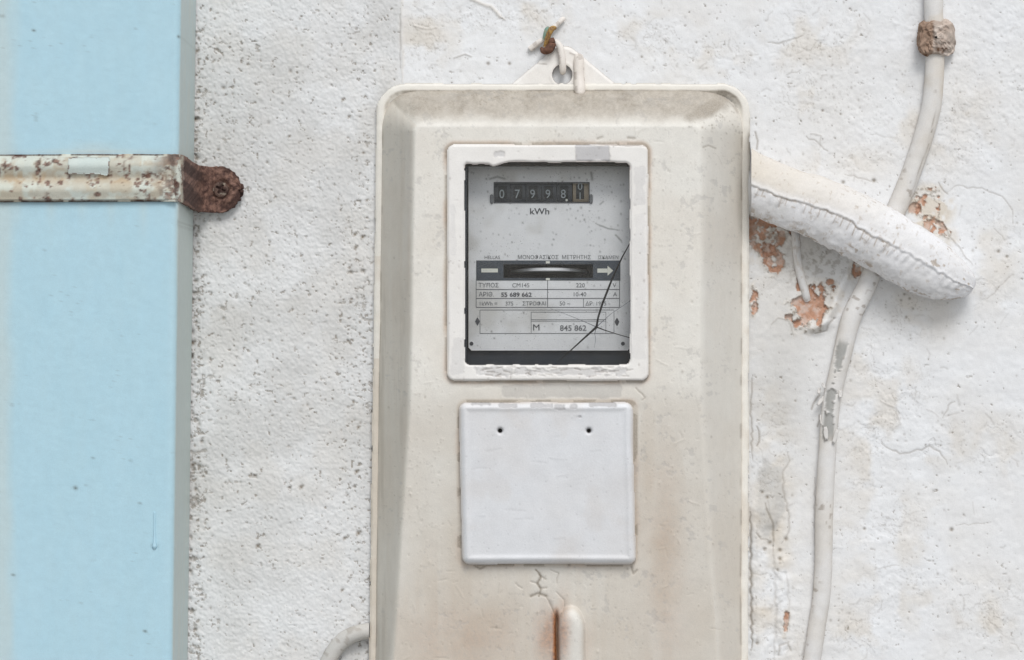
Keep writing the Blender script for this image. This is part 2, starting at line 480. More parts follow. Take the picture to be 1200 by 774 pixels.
for lv, sgn_ in ((0.47, 1), (0.56, 1), (0.40, -1)):
    H += flaky * right * 0.4 * ss(lv - 0.006, lv + 0.006, t) * sgn_
    edge = np.exp(-((t - lv) / 0.006) ** 2)
    wl.R += 0.35 * edge * flaky * right * (fbm(X, Y, 16, 61, 2) > 0.5)
t2 = fbm(X, Y, 12, 71, 4, 0.6)
H += flaky * right * 0.28 * ss(0.50, 0.58, t2)
wl.H = H
wl.G += right * (0.45 * flaky * ss(0.4, 0.7, fbm(X, Y, 30, 81, 3)) + 0.12 * ss(0.45, 0.75, fbm(X, Y, 90, 83, 3)))
wl.G += left * 0.18 * ss(0.4, 0.7, fbm(X, Y, 40, 82, 3))
# greyer strip of the rough render beside the meter and the pipe
wl.A += left * (0.30 * ss(0.35, 0.7, fbm(X, Y, 60, 84, 3)) + 0.22)
# raised vertical paint edge near the top left of the meter
wl.line([(470, -30), (471, 20), (472, 60), (471, 96)], 2.4, 0.9, 0.3, 'G', 0.8, 1)
wl.line([(469, 10), (469, 80)], 0.9, -0.4, 0.35, 'R', 0.6, 2)
wl.line([(484, 30), (500, 35), (512, 33)], 1.0, 0.7, 0.3, 'R', 0.6, 3)
wl.line([(548, -2), (575, 8), (590, 22)], 2.2, 1.6, 0.4, 'G', 0.8, 4)
wl.line([(532, 68), (545, 63), (552, 66)], 0.9, 0.9, 0.4, 'R', 0.5, 5)
# hand placed cracks and scars on the painted side, painted gap shade by the meter
for k, (p, wd, dh, di) in enumerate([
        ([(900, 50), (912, 51), (930, 46), (940, 42)], 1.1, -1.2, 0.6), ([(922, 88), (938, 82)], 1.0, -0.8, 0.5),
        ([(1100, 214), (1110, 228)], 1.0, -1.2, 0.7), ([(1110, 226), (1118, 218), (1150, 222), (1175, 230), (1186, 245), (1188, 262)], 1.0, -1.0, 0.5),
        ([(1165, 268), (1178, 282)], 0.9, -0.8, 0.4), ([(1157, 350), (1187, 322)], 1.0, -0.9, 0.45), ([(1098, 255), (1120, 285), (1140, 312)], 1.2, 1.2, 0.5),
        ([(1033, 520), (1045, 528), (1060, 532), (1090, 524), (1102, 530), (1110, 545)], 1.3, -1.3, 0.6), ([(1105, 490), (1112, 476), (1120, 470)], 1.0, -1.1, 0.6),
        ([(1120, 616), (1160, 612)], 0.8, -0.7, 0.45), ([(1025, 668), (1055, 662)], 0.8, -0.7, 0.4), ([(1086, 480), (1100, 488)], 0.8, 0.8, 0.3),
        ([(1032, 470), (1050, 478), (1054, 496), (1046, 505)], 1.1, 1.1, 0.3), ([(945, 160), (958, 168), (970, 178)], 1.2, -1.2, 0.6),
        ([(950, 157), (962, 160), (960, 172)], 1.0, 1.2, 0.5), ([(1020, 158), (1050, 162)], 0.8, -0.6, 0.3), ([(990, 205), (1030, 214)], 1.0, -0.8, 0.5),
        ([(882, 440), (880, 480), (882, 540)], 1.2, -1.5, 0.7), ([(879, 600), (880, 680), (881, 762)], 1.8, -2.5, 0.95),  # beside the meter: shade of the wall gap painted as dark lines
        ([(887, 500), (889, 512), (887, 524)], 1.3, -1.6, 0.8), ([(923, 530), (924, 540), (918, 555), (918, 575), (924, 600), (925, 625), (916, 637)], 1.5, -1.4, 0.5),
        ([(897, 590), (902, 603), (905, 615), (906, 640)], 1.6, -1.8, 0.75), ([(906, 640), (908, 680), (909, 720), (907, 774)], 2.0, -2.5, 0.35),
        ([(887, 626), (893, 633), (900, 634)], 1.3, -1.4, 0.6), ([(880, 673), (905, 673)], 0.8, -0.9, 0.45), ([(912, 670), (920, 672), (924, 690), (925, 740)], 1.3, -1.3, 0.3),
        ([(904, 380), (912, 372), (924, 376), (930, 392)], 1.0, 1.4, 0.45), ([(951, 480), (957, 468), (962, 462)], 1.4, -1.4, 0.8), ([(958, 500), (960, 488)], 1.3, -1.3, 0.8),
        ([(912, 768), (914, 756), (922, 752), (926, 764)], 1.6, -1.8, 0.6), ([(955, 560), (955, 600), (955, 640)], 1.2, -1.6, 0.5),
        ([(885, 155), (889, 166), (887, 174)], 1.3, -2.0, 0.8), ([(886, 285), (890, 300)], 1.5, -1.5, 0.6)]):
    wl.line(p, wd * 0.85, dh * 0.45, di * 0.7, 'R', 1.4, 100 + k)
for x, y, r in ((902, 636, 2.6), (914, 655, 2.4), (896, 644, 2.0), (911, 668, 1.6), (921, 632, 2.4), (914, 645, 2.2), (893, 577, 1.6), (899, 583, 2.0),
                (932, 470, 1.2), (985, 595, 1.2), (1115, 621, 2.4), (1013, 620, 1.6), (1170, 295, 2.0), (1180, 301, 1.8), (1060, 345, 1.5), (1066, 350, 1.5),
                (1056, 352, 1.3), (1070, 362, 1.3), (1062, 372, 1.5), (1000, 240, 2.0), (988, 214, 2.0), (1024, 212, 2.4), (985, 134, 1.3), (964, 130, 1.6), (962, 104, 1.0),
                (830, 62, 1.2), (816, 50, 1.2), (752, 67, 1.3), (572, 75, 2.0), (597, 75, 1.8), (887, 754, 2.2)):
    wl.dot(x, y, r, -r * 0.8, 0.75)
# bulges of paint and plaster right of the meter: old cables buried under the whitewash
wl.line([(893, 600), (892, 700), (893, 820)], 13, 7, 0, 'R', 1.5, 7, taper=False)
wl.line([(917, 660), (918, 740), (916, 820)], 7, 4.5, 0, 'R', 1.5, 8, taper=False)
wl.line([(900, 520), (905, 560), (906, 610)], 14, 3.0, 0, 'R', 1.0, 9)
wl.line([(p[0], p[1]) for p in CABLE], 17, 4.0, 0, 'R', 0.0, 0, taper=False)
wl.G += 0.5 * gauss(X, Y, 905, 600, 28, 200) * ss(0.35, 0.7, fbm(X, Y, 25, 88, 3))
wl.A = np.maximum(wl.A, 0.75 * ss(0.45, 0.75, gauss(X, Y, 903, 585, 24, 62) + 0.25 * (vn(X, Y, 9, 90) - 0.5)))
wl.A = np.maximum(wl.A, 0.6 * gauss(X, Y, 915, 440, 42, 110))  # greyer beside the meter: shade of meter and conduit put into the colour
# places where paint and plaster have come off down to the terracotta
def bare(cx, cy, rx, ry, rot, thr=0.55, depth=2.5, seed=0, sp=0.0, nz=9):
    a = math.radians(rot); u = (X - cx) * math.cos(a) + (Y - cy) * math.sin(a); v = -(X - cx) * math.sin(a) + (Y - cy) * math.cos(a)
    m = 1 - np.sqrt((u / rx) ** 2 + (v / ry) ** 2) + 1.1 * (fbm(X, Y, nz, 200 + seed, 4, 0.6) - 0.5)
    k = ss(0.30, 0.37, m)
    if sp: k = k * ss(sp, sp + 0.08, fbm(X, Y, 7, 230 + seed, 3, 0.6))
    wl.B[:] = np.maximum(wl.B, k * (0.55 + 0.45 * ss(0.35, 0.6, fbm(X, Y, 8, 250 + seed, 4, 0.6))))
    wl.H[:] -= depth * k
    rim = np.exp(-((m - 0.30) / 0.05) ** 2)
    wl.R[:] = np.maximum(wl.R, 0.55 * rim * (vn(X, Y, 4, 240 + seed) > 0.4)); wl.H[:] += 0.9 * rim
    wl.G[:] = np.maximum(wl.G, 0.5 * ss(-0.3, 0.3, m))
bare(897, 274, 34, 34, 30, seed=1, sp=0.33)
wl.R = np.maximum(wl.R, 0.5 * gauss(X, Y, 905, 272, 30, 16) * ss(0.45, 0.6, fbm(X, Y, 9, 262, 4, 0.65)))
wl.R = np.maximum(wl.R, 0.42 * gauss(X, Y, 960, 308, 50, 28) * ss(0.48, 0.62, fbm(X, Y, 6, 263, 4, 0.65)))
wl.A = np.maximum(wl.A, 0.7 * gauss(X, Y, 950, 305, 45, 34))  # grey below the conduit: its shade painted onto the wall
bare(906, 302, 16, 30, -25, seed=2, sp=0.36)
bare(950, 361, 40, 26, -38, seed=3, depth=3.5, sp=0.2)
bare(937, 334, 7, 15, 10, seed=4)
bare(972, 330, 9, 7, 0, seed=5)
bare(1008, 314, 12, 18, 20, seed=6, sp=0.4)
bare(884, 352, 6, 22, 0, seed=7, sp=0.4)
bare(1090, 240, 26, 22, 35, seed=8, depth=1.8, sp=0.52)
bare(1096, 265, 26, 14, 35, seed=9, depth=2.0, sp=0.42)
bare(1072, 244, 10, 9, 0, seed=10, depth=3)
bare(921, 732, 5, 16, 5, seed=11)
bare(930, 268, 12, 14, 0, seed=12, sp=0.45)
wl.G = np.maximum(wl.G, 0.8 * ss(0.3, 0.7, gauss(X, Y, 1085, 245, 40, 34)) * ss(0.3, 0.5, fbm(X, Y, 14, 260, 3)))
# rounded lump of plaster beside the big bare spot, swollen paint above
wl.line([(957, 384), (968, 376), (978, 355), (984, 340), (992, 325)], 6, 7, 0, 'R', 1.5, 12, taper=False)
wl.dot(966, 380, 8, 4, 0)
wl.dot(948, 385, 6, 4, 0)
wl.line([(955, 391), (968, 387), (978, 374)], 1.1, -1.2, 0.4, 'R', 1.5, 13)
wl.line([(938, 270), (990, 292)], 26, -3, 0.22, 'A', 0, 14)  # hollow along the conduit's underside, greyed as part of its painted shade
# soft brown run-off below the conduit, the clip and along the cable
wl.G = np.maximum(wl.G, 0.40 * gauss(X, Y, 1100, 372, 26, 34)); wl.G = np.maximum(wl.G, 0.35 * gauss(X, Y, 1060, 360, 30, 26))
wl.G = np.maximum(wl.G, 0.30 * gauss(X, Y, 1125, 130, 22, 70)); wl.G = np.maximum(wl.G, 0.22 * gauss(X, Y, 970, 120, 60, 80))
wl.G = np.maximum(wl.G, 0.35 * gauss(X, Y, 1010, 190, 45, 26))
wl.G = np.maximum(wl.G, 0.32 * gauss(X, Y, 920, 350, 50, 90))
# dirt pits
rs = np.random.RandomState(5)
def pits(n, dens, rlo, rhi, di, seed=0):
    c = 0
    while c < n:
        x, y = rs.uniform(215, 1215), rs.uniform(-10, 790)
        if rs.rand() < dens(x, y):
            r = rlo + (rhi - rlo) * rs.rand() ** 3
            wl.dot(x, y, r, -r * (0.9 if x < 460 else 0.35), di * rs.uniform(0.35, 1), rs.uniform(0.7, 1.5)); c += 1
def dl(x, y):
    if x > 452: return 0
    a = 0.10 + 0.9 * math.exp(-((x - 226) / 16) ** 2) + 0.35 * math.exp(-((x - 260) / 40) ** 2 - ((y - 130) / 90) ** 2)
    a += 0.75 * math.exp(-((x - 420) / 24) ** 2) * (0.25 + 0.75 * (y > 230))
    a += 0.3 * math.exp(-((x - 300) / 60) ** 2 - ((y - 420) / 160) ** 2)
    return min(1, a)
den = 0.25 + 0.9 * np.exp(-((X - 228) / 14) ** 2) + 0.35 * gauss(X, Y, 265, 130, 45, 100) + 0.55 * np.exp(-((X - 420) / 26) ** 2) * (0.3 + 0.7 * ss(200, 300, Y)) + 0.25 * gauss(X, Y, 300, 430, 70, 160)
den = den * (0.5 + fbm(X, Y, 26, 95, 3)) * left
f1_ = fbm(X, Y, 4.6, 96, 3, 0.7); f2_ = fbm(X, Y, 9, 97, 4, 0.7, 6)
sp_m = ss(0.0, 0.05, f1_ - (0.80 - 0.16 * np.clip(den, 0, 1.3))) ; wl.R = np.maximum(wl.R, 0.62 * sp_m); wl.H -= 1.0 * sp_m
sp_m = ss(0.0, 0.04, f2_ - (0.78 - 0.13 * np.clip(den, 0, 1.3))) ; wl.R = np.maximum(wl.R, 0.42 * sp_m); wl.H -= 0.8 * sp_m
pits(800, dl, 0.6, 1.6, 0.6)
pits(40, dl, 1.4, 2.4, 0.85)
pits(200, lambda x, y: 1.0 if x < 234 else 0, 1.0, 2.8, 0.8)
for x, y, r in ((402, 117, 2.6), (409, 137, 2.2), (339, 160, 2.0), (353, 571, 3.0), (302, 640, 3.0), (420, 625, 3.6), (404, 631, 2.6), (416, 275, 2.6), (425, 278, 3.2),
                (417, 290, 2.8), (430, 235, 2.0), (226, 402, 3.6), (226, 545, 3.6), (420, 501, 2.5), (262, 220, 1.5), (401, 692, 2.2), (434, 686, 2.0), (229, 140, 4), (228, 165, 3.5), (231, 60, 3), (418, 553, 3)):
    wl.dot(x, y, r * 0.7, -r * 0.6, 0.95); wl.dot(x + r * 0.7, y - r * 0.5, r * 0.45, -0.5, 0.8); wl.dot(x - r * 0.5, y + r * 0.8, r * 0.4, -0.5, 0.7)
def dr_(x, y):
    if x < 470: return 0
    j = int(np.clip(x - wl.x0, 0, 1e9)); i = int(np.clip(y - wl.y0, 0, 1e9))
    return 0.05 + 0.7 * min(1, flaky[i, j]) + 0.5 * math.exp(-((x - 1150) / 40) ** 2 - ((y - 110) / 80) ** 2) + 0.4 * math.exp(-((x - 1000) / 60) ** 2 - ((y - 130) / 90) ** 2)
pits(1500, dr_, 0.7, 1.6, 0.42)
# small curled scratches in the paint
for k in range(230):
    for _ in range(200):
        x, y = rs.uniform(470, 1215), rs.uniform(-10, 790)
        if rs.rand() < 0.12 + flaky[int(y + 40), int(x - 150)]: break
    a = rs.uniform(0, 6.28); L = rs.uniform(4, 16); b = a + rs.uniform(-1.2, 1.2)
    p = [(x, y), (x + L * .5 * math.cos(a), y + L * .5 * math.sin(a)), (x + L * .5 * (math.cos(a) + math.cos(b)), y + L * .5 * (math.sin(a) + math.sin(b)))]
    wl.line(p, rs.uniform(0.7, 1.2), rs.choice([-0.35, 0.2]), rs.uniform(0.05, 0.25), 'R', 0.5, k)
wl.line([(880, 222), (940, 243), (1000, 270), (1050, 300), (1090, 322), (1112, 332)], 40, 9, 0, 'R', 0, 0, taper=False)
bd = np.minimum(np.minimum(X - 150, 1240 - X), np.minimum(Y + 40, 814 - Y))
wl.H = wl.H * ss(0, 24, bd)
wl.R = np.clip(wl.R, 0, 1)
wl.keep = ~((X > 470) & (X < 848) & (Y > 135))
def pl(px, py): return W(px, py, 0)
eV = []; eF = []
def quad(x0, x1, y0, y1):
    b = len(eV); eV.extend([pl(x0, y0), pl(x0, y1), pl(x1, y1), pl(x1, y0)]); eF.append((b, b + 1, b + 2, b + 3))
quad(-2600, 150, -2000, 2200); quad(1240, 3800, -2000, 2200); quad(150, 1240, -2000, -40); quad(150, 1240, 814, 2200)
wall = wl.build('wall', M['wall'], extra=(eV, eF), origin=W(600, 387, 0))
wall['kind'] = 'structure'

# ================================================================== GROUND below the picture
gnd = mesh('ground', [(-30, -40, 0), (30, -40, 0), (30, 0.02, 0), (-30, 0.02, 0)], [(0, 1, 2, 3)], plain('pale_pavement', (0.36, 0.36, 0.355, 1), 0.9, c2=(0.32, 0.32, 0.315, 1), scale=4), smooth=False, origin=(0, 0, 0))
gnd['kind'] = 'structure'

# ================================================================== DOWNPIPE
def make_downpipe():
    root = thing('downpipe', 'pale blue square painted downpipe running down the wall at the left', 'downpipe', W(60, 1100, 0))
    # cross section in true units at the height of the camera: front at 165, corner radius 9
    x0, x1, df, r = -760.0, -375.0, 165.0, 8.0
    prof = [(x0, 2)]
    prof += [(x0, d) for d in (40, 90, 150)]
    for k in range(9):
        a = math.pi - k / 8 * math.pi / 2; prof.append((x0 + r + r * math.cos(a), df - r + r * math.sin(a)))
    prof += [(x, df) for x in np.linspace(x0 + 12, x1 - 12, 96)]
    for k in range(11):
        a = math.pi / 2 - k / 10 * math.pi / 2; prof.append((x1 - r + r * math.cos(a), df - r + r * math.sin(a)))
    prof += [(x1, d) for d in np.linspace(df - 12, 2, 40)]
    prof = np.array(prof); zs = np.concatenate([[2200, 900], np.linspace(460, -460, 700), [-900, -1500]])
    PX = prof[:, 0][None, :] + 0 * zs[:, None]; PD = prof[:, 1][None, :] + 0 * zs[:, None]; Z = zs[:, None] + 0 * PX
    PX = PX + Z * 0.0127       # stands very slightly out of plumb
    s = np.concatenate([[0], np.cumsum(np.hypot(*np.diff(prof, axis=0).T))])[None, :] + 0 * Z
    sx1 = float(np.interp(x1, prof[13:, 0][:96], s[0, 13:109]))
    dent = 1.2 * (fbm(s, Z, 120, 300, 3, 0.5, 260) - 0.5) + 0.16 * (vn(s, Z, 4, 301) - 0.5) + 0.12 * (vn(s, Z, 3, 302, 50) - 0.5)
    front = (PD > df - 10); PDn = PD + dent * front
    V = np.stack([PX, -PDn, Z], -1).reshape(-1, 3) * S; V[:, 2] += Z0
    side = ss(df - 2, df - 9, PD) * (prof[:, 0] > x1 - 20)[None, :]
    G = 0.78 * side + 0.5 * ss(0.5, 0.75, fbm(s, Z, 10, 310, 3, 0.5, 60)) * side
    ix = (PX / ((D - df) / D)) + CX; iy = CY - Z / ((D - df) / D)
    G += 0.55 * (1 - ss(6, 24, ix + 10 * (vn(ix, iy, 14, 311, 60) - 0.5))) * (PX < -300)
    G += 0.16 * gauss(ix, iy, 205, 400, 6, 300) + 0.10 * fbm(ix, iy, 9, 312, 4, 0.6, 40)
    G += 0.55 * gauss(ix, iy, 110, 178, 70, 3.0) + 0.35 * gauss(ix, iy, 110, 172, 26, 6) + 0.4 * gauss(ix, iy, 208, 260, 3, 60)
    for (a, b, c) in ((60, 20, 0.3), (20, 30, 0.3), (130, 24, 0.25), (168, 30, 0.3), (96, 16, 0.2)):
        G += c * gauss(ix, iy, a, 240, 5, b) * (iy > 236)
    R = 0.22 * ss(0.86, 0.93, vn(ix, iy, 2.4, 320)) * ss(0.6, 0.86, vn(ix, iy, 24, 321))
    for (a, b, c) in ((88, 572, 2.4), (102, 569, 1.4), (181, 640, 2.2), (110, 537, 1.4), (163, 590, 1.3), (209, 43, 1.6), (16, 674, 1.3), (170, 740, 1.4), (2, 19, 2), (40, 36, 1.4)):
        R = np.maximum(R, 0.8 * gauss(ix, iy, a, b, c))
    A = 0.12 * fbm(ix, iy, 40, 330, 4, 0.6, 160)
    m, n = V.shape[0] // len(prof), len(prof)
    i = np.arange(m - 1)[:, None] * n; j = np.arange(n - 1)[None, :]
    F = np.stack([i + j, i + n + j, i + n + j + 1, i + j + 1], -1).reshape(-1, 4)
    mesh('pipe_body', V, F, M['pipe'], root, np.stack([R, G, 0 * R], -1).reshape(-1, 3), A.ravel())
    # a hanging bead of dried paint
    drip = tube('paint_drip', [(181, 600, 165, 1.0), (181, 625, 165.3, 1.1), (181, 637, 165.5, 2.0), (181, 641, 165.5, 2.6), (181, 644, 165, 0.8)], M['pipe'], root, 30, 12)
    return root
make_downpipe()

# ================================================================== STRAP over the downpipe
def make_strap():
    root = thing('pipe_strap', 'rust-spotted off-white steel strap with ribbed band crossing the blue downpipe', 'pipe strap', W(255, 222, 0))
    # path in plan (true x, depth): over the front, round the corner, down the side, out along the wall
    pth = [(-790, 171), (-384, 171), (-378.5, 170), (-374, 166), (-371.5, 158), (-370, 140), (-368, 90), (-365, 45), (-361.5, 22), (-356, 12), (-348, 9.5), (-316.5, 9.5)]
    P = np.array(pth, float); seglen = np.hypot(*np.diff(P, axis=0).T); s0 = np.concatenate([[0], np.cumsum(seglen)])
    u = np.concatenate([np.linspace(0, s0[1], 200)[:-1], np.linspace(s0[1], s0[-2], 150)[:-1], np.linspace(s0[-2], s0[-1] - 26, 20)[:-1], s0[-1] - 26 + 26 * np.sin(np.linspace(0, math.pi / 2, 41))])
    x = np.interp(u, s0, P[:, 0]); d = np.interp(u, s0, P[:, 1])
    k = np.ones(9) / 9
    xs = np.convolve(np.pad(x, 4, 'edge'), k, 'valid'); ds = np.convolve(np.pad(d, 4, 'edge'), k, 'valid')
    xs[-60:] = x[-60:]
    nx = np.gradient(ds); nd = -np.gradient(xs); L = np.hypot(nx, nd); nx, nd = -nx / L, -nd / L   # outward normal
    flip = np.where(nd < -0.01, -1, 1)
    v = np.linspace(-1, 1, 60)
    U, Vv = np.meshgrid(u, v, indexing='ij')
    f1 = (D - 171) / D; f2 = (D - 10) / D
    zc_f = (CY - 208.5) * f1; zc_t = (CY - 222.5) * f2
    hw_f = 28.0 * f1; hw_t = 27.0 * f2
    t = ss(s0[1] - 10, s0[-2] - 6, U)
    end = s0[-1] - 26
    e = np.clip((U - end) / 26.0, 0, 1); round_ = np.sqrt(np.maximum(1 - e ** 2, 0.0004))
    zc = zc_f * (1 - t) + zc_t * t; hw = (hw_f * (1 - t) + hw_t * t) * round_
    tilt = 0.014 * (U - s0[1]) * (1 - t)
    Z = zc - tilt * -0.2 + hw * Vv + 0.5 * (vn(U, Vv * 20, 14, 400) - 0.5) * (np.abs(Vv) > 0.9)
    # relief: two rolled ribs with a valley, creases at the bend, pitted rust
    onf = 1 - ss(s0[1] - 14, s0[1] + 8, U)
    rib = 4.0 * (np.exp(-((Vv - 0.52) / 0.30) ** 2) + np.exp(-((Vv + 0.48) / 0.30) ** 2)) - 1.6 * np.exp(-((Vv + 0.02) / 0.16) ** 2)
    rib = rib * onf - 3 * onf * (np.abs(Vv) > 0.93)
    crease = -2.5 * np.exp(-((U - s0[1] - 6 + 5 * Vv) / 3.0) ** 2) + 2.0 * np.exp(-((U - s0[1] - 1 + 5 * Vv) / 3) ** 2) - 2.2 * np.exp(-((U - s0[-2] + 3) / 3) ** 2)
    pit = (fbm(xs[:, None] * 1.0 + 0 * U, Vv * 28 + 0.3 * ds[:, None], 7, 410, 4, 0.6) - 0.5)
    rusty = ss(0.62, 0.72, fbm(U, Vv * 26, 8, 420, 4, 0.6)) * 0.9 + 0.9 * ss(0.70, 0.8, vn(U, Vv * 27, 11, 424)) * ss(0.42, 0.6, fbm(U, Vv * 27, 4, 425, 3))
    tab = ss(s0[1] + 14, s0[1] + 34, U + 9 * (vn(U, Vv * 30, 8, 430) - 0.5))
    rusty = np.maximum(rusty, 0.8 * ss(s0[1] - 30, s0[1] + 8, U) * ss(0.46, 0.56, fbm(U, Vv * 26, 8, 427, 4, 0.6)))
    rusty = np.clip(np.maximum(rusty, tab), 0, 1)
    hgt = rib + crease + pit * (0.8 + 2.4 * rusty)
    # countersink ring round the screw
    xi = xs[:, None] + 0 * Vv
    rad = np.hypot(xi - (258.5 - 600) * f2, Z - (CY - 222) * f2)
    on_tab = (U > s0[-2] - 4)
    hgt = hgt + on_tab * (-1.5 * np.exp(-((rad - 9) / 2.2) ** 2) + 1.0 * np.exp(-((rad - 14) / 3) ** 2))
    Xn = xi + nx[:, None] * 0; Dd = ds[:, None] + 0 * Vv
    Xw = xi + np.where(on_tab, 0, 1) * np.abs(nx[:, None]) * hgt; Dw = Dd + np.abs(nd[:, None]) * hgt
    Xw = Xw + Z * 0.0127 * (1 - ss(s0[1] + 30, s0[-2], U))
    V3 = np.stack([Xw, -Dw, Z], -1).reshape(-1, 3) * S; V3[:, 2] += Z0
    ix = Xw / f1 + CX; iy = CY - Z / f1
    G = 0.6 * ss(0.4, 0.6, fbm(U, Vv * 28, 12, 440, 4)) + 0.6 * np.exp(-((Vv + 0.02) / 0.2) ** 2) * onf
    R = 0.85 * ss(0.90, 0.97, np.abs(Vv)) * onf * (fbm(U, Vv, 14, 450, 3) > 0.42) + tab * (0.05 + 0.8 * ss(0.42, 0.62, fbm(xs[:, None] + 0 * U, Vv * 28, 13, 452, 5, 0.6)))
    R += 0.5 * np.exp(-((U - s0[1] - 6 + 5 * Vv) / 3.0) ** 2)
    Bm = rusty
    flake = rr(ix, iy, 79, 128, 184, 205, 3) > 99
    A = np.where(flake, 1.0, 0.25 * ss(0.5, 0.6, vn(U, Vv * 28, 12, 460)) * (1 - tab)); Bm = np.where(flake, 0, Bm); R = np.where(flake, 0, R); G = np.where(flake, 0, G)
    n = len(v); m = len(u)
    i = np.arange(m - 1)[:, None] * n; j = np.arange(n - 1)[None, :]
    F = np.stack([i + j, i + n + j, i + n + j + 1, i + j + 1], -1).reshape(-1, 4)
    o = mesh('band', V3, F, M['strap'], root, np.stack([R, G, Bm], -1).reshape(-1, 3), A.ravel())
    sol = o.modifiers.new('thickness', 'SOLIDIFY'); sol.thickness = 3.2 * S; sol.offset = -1
    # lifted flake of old paint
    f = Field(76, 131, 181, 207, 0.8)
    q = rr(f.X, f.Y, 79, 128, 184, 205, 2.5) + 2.2 * (vn(f.X, f.Y, 7, 470) - 0.5)
    f.keep = q > 0
    vv = ((CY - f.Y) * f1 - zc_f) / hw_f
    f.H = 171 + 4.0 * (np.exp(-((vv - 0.52) / 0.30) ** 2) + np.exp(-((vv + 0.48) / 0.30) ** 2)) + 1.5 + 0.8 * ss(96, 70, f.X) + 0.3 * (vn(f.X, f.Y, 8, 471) - 0.5)
    f.A += 0.75 + 0.25 * vn(f.X, f.Y, 9, 473); f.B += 0.8 * (q < 1.5) * (vn(f.X, f.Y, 5, 474) > 0.6); f.G += 0.5 * vn(f.X, f.Y, 8, 472); f.R += 0.4 * gauss(f.X, f.Y, 90, 204, 14, 1.6) + 0.2 * gauss(f.X, f.Y, 88, 185, 10, 1.2)
    f.build('paint_flake', M['strap'], root, skirt=1.2)
    # screw
    sw = Field(246, 271, 209, 236, 0.6)
    rd = np.hypot(sw.X - 258.5, sw.Y - 222); sw.keep = rd < 9.2
    an = np.arctan2(sw.Y - 222, sw.X - 258.5)
    slot = np.minimum(np.abs((sw.X - 258.5) * math.sin(0.5) - (sw.Y - 222) * math.cos(0.5)), np.abs((sw.X - 258.5) * math.cos(0.5) + (sw.Y - 222) * math.sin(0.5)))
    sw.H = 12 + 2.6 * np.sqrt(np.maximum(0, 1 - (rd / 9.6) ** 2)) - 2.4 * (1 - ss(0.8, 1.8, slot)) * (rd < 6) + 0.8 * (fbm(sw.X, sw.Y, 4, 480, 3) - 0.5)
    sw.B += 0.9; sw.G += 0.5; sw.R += 0.45 + 0.7 * (1 - ss(0.8, 2.0, slot)) * (rd < 6) + 0.5 * (vn(sw.X, sw.Y, 4, 481) > 0.6)
    sw.B *= np.where(vn(sw.X, sw.Y, 5, 482) > 0.7, 0.5, 1)
    sw.build('screw', M['strap'], root, skirt=5)
make_strap()

# ================================================================== ELECTRIC METER
root = thing('electric_meter', 'cream painted electricity meter with cracked window, hung on the white wall', 'electric meter', W(657, 880, 0))
def xl(y): return 441 - 9 * (y - 97) / 677
def xr(y): return 879 - 1.5 * (y - 97) / 677
YB = 890.0
def Ffront(y):
    """depth of the front face: upright above, leaning back to the wall below"""
    return 112 - np.logaddexp(0, (y - 462) / 9.0) * 9.0 * 0.15

# --- rim
rim = Field(428, 884, 92, 900, 1.1)
X, Y = rim.X, rim.Y
sk = 437 - 441
def rimdist(X, Y, inset=0):
    a = X - xl(Y); b = xr(Y) - X; c = Y - 97.5; e = YB + 6 - Y
    r = 34.0
    h = np.minimum(a, b); v = np.minimum(c, e)
    q = r - np.hypot(np.maximum(r - h, 0), np.maximum(r - v, 0))
    return np.where((h > r) & (v > r), np.minimum(h, v), q)
s_ = rimdist(X, Y) + 0.9 * (vn(X, Y, 26, 500) - 0.5) + 0.5 * (vn(X, Y, 6, 501) - 0.5)
rim.keep = (s_ > 0) & (s_ < 26)
rim.H = 5 + 5.5 * np.sqrt(np.clip(1 - ((4 - np.clip(s_, 0, 4)) / 4) ** 2, 0, 1)) - 3.5 * ss(7.5, 13, s_) - 3 * ss(12, 18, s_) + 0.5 * (vn(X, Y, 9, 502) - 0.5)
rim.G = 0.22 + 0.35 * ss(0.45, 0.7, fbm(X, Y, 30, 503, 3)) * (Y > 300) + 0.5 * (Y > 420) * (X < 520)
rim.G = np.clip(rim.G, 0, 0.8)
rim.R = 0.4 * ss(8, 10, s_) * ss(0.3, 0.6, vn(X, Y, 18, 504)) + 0.35 * (1 - ss(0, 2.0, s_)) * (vn(X, Y, 14, 505) > 0.5)
rim.R += 0.30 * ss(6, 10, s_) * (Y < 115) * ss(0.4, 0.6, fbm(X, Y, 8, 506, 3))
rim.build('rim', M['housing'], root, skirt=7)

# --- housing cover
hf = Field(436, 880, 100, 894, 1.1)
X, Y = hf.X, hf.Y
wob = 0.8 * (vn(X, Y, 60, 510) - 0.5)
a = (X - xl(Y) - 7 + wob) / 36.0; b = (xr(Y) - 8 - X + wob) / 47.0; c = (Y - 106.5) / 38.0; e = (YB - Y) / 38.0
hh = np.minimum(a, b); vv = np.minimum(c, e); r = 1.3
U = r - (np.maximum(r - hh, 0) ** 2.3 + np.maximum(r - vv, 0) ** 2.3) ** (1 / 2.3)
FF = Ffront(Y)
ramp_ = np.maximum(U, -0.05) * 104
hf.H = 8 + smin(ramp_, FF - 8, 13)
onface = ss(-6, 10, ramp_ - (FF - 8))            # 1 on the front face
hf.H += 0.9 * (fbm(X, Y, 90, 511, 3) - 0.5) + 0.35 * (fbm(X, Y, 14, 512, 3) - 0.5)
leftm = (1 - onface) * (a < b) * (a < c + 0.05); rightm = (1 - onface) * (b < a) * (b < c + 0.05); topm = ss(0.12, -0.12, c - np.minimum(a, b)) * ss(50, 20, Y - 106.5 + 8 * (fbm(X, Y, 26, 513, 3) - 0.5))
vs = 0.6 * fbm(X, Y, 3.0, 520, 2, 0.6, 90) + 0.4 * fbm(X, Y, 9, 524, 3, 0.6, 260)              # vertical rain streaks
vs2 = fbm(X, Y, 26, 521, 3, 0.6, 300)
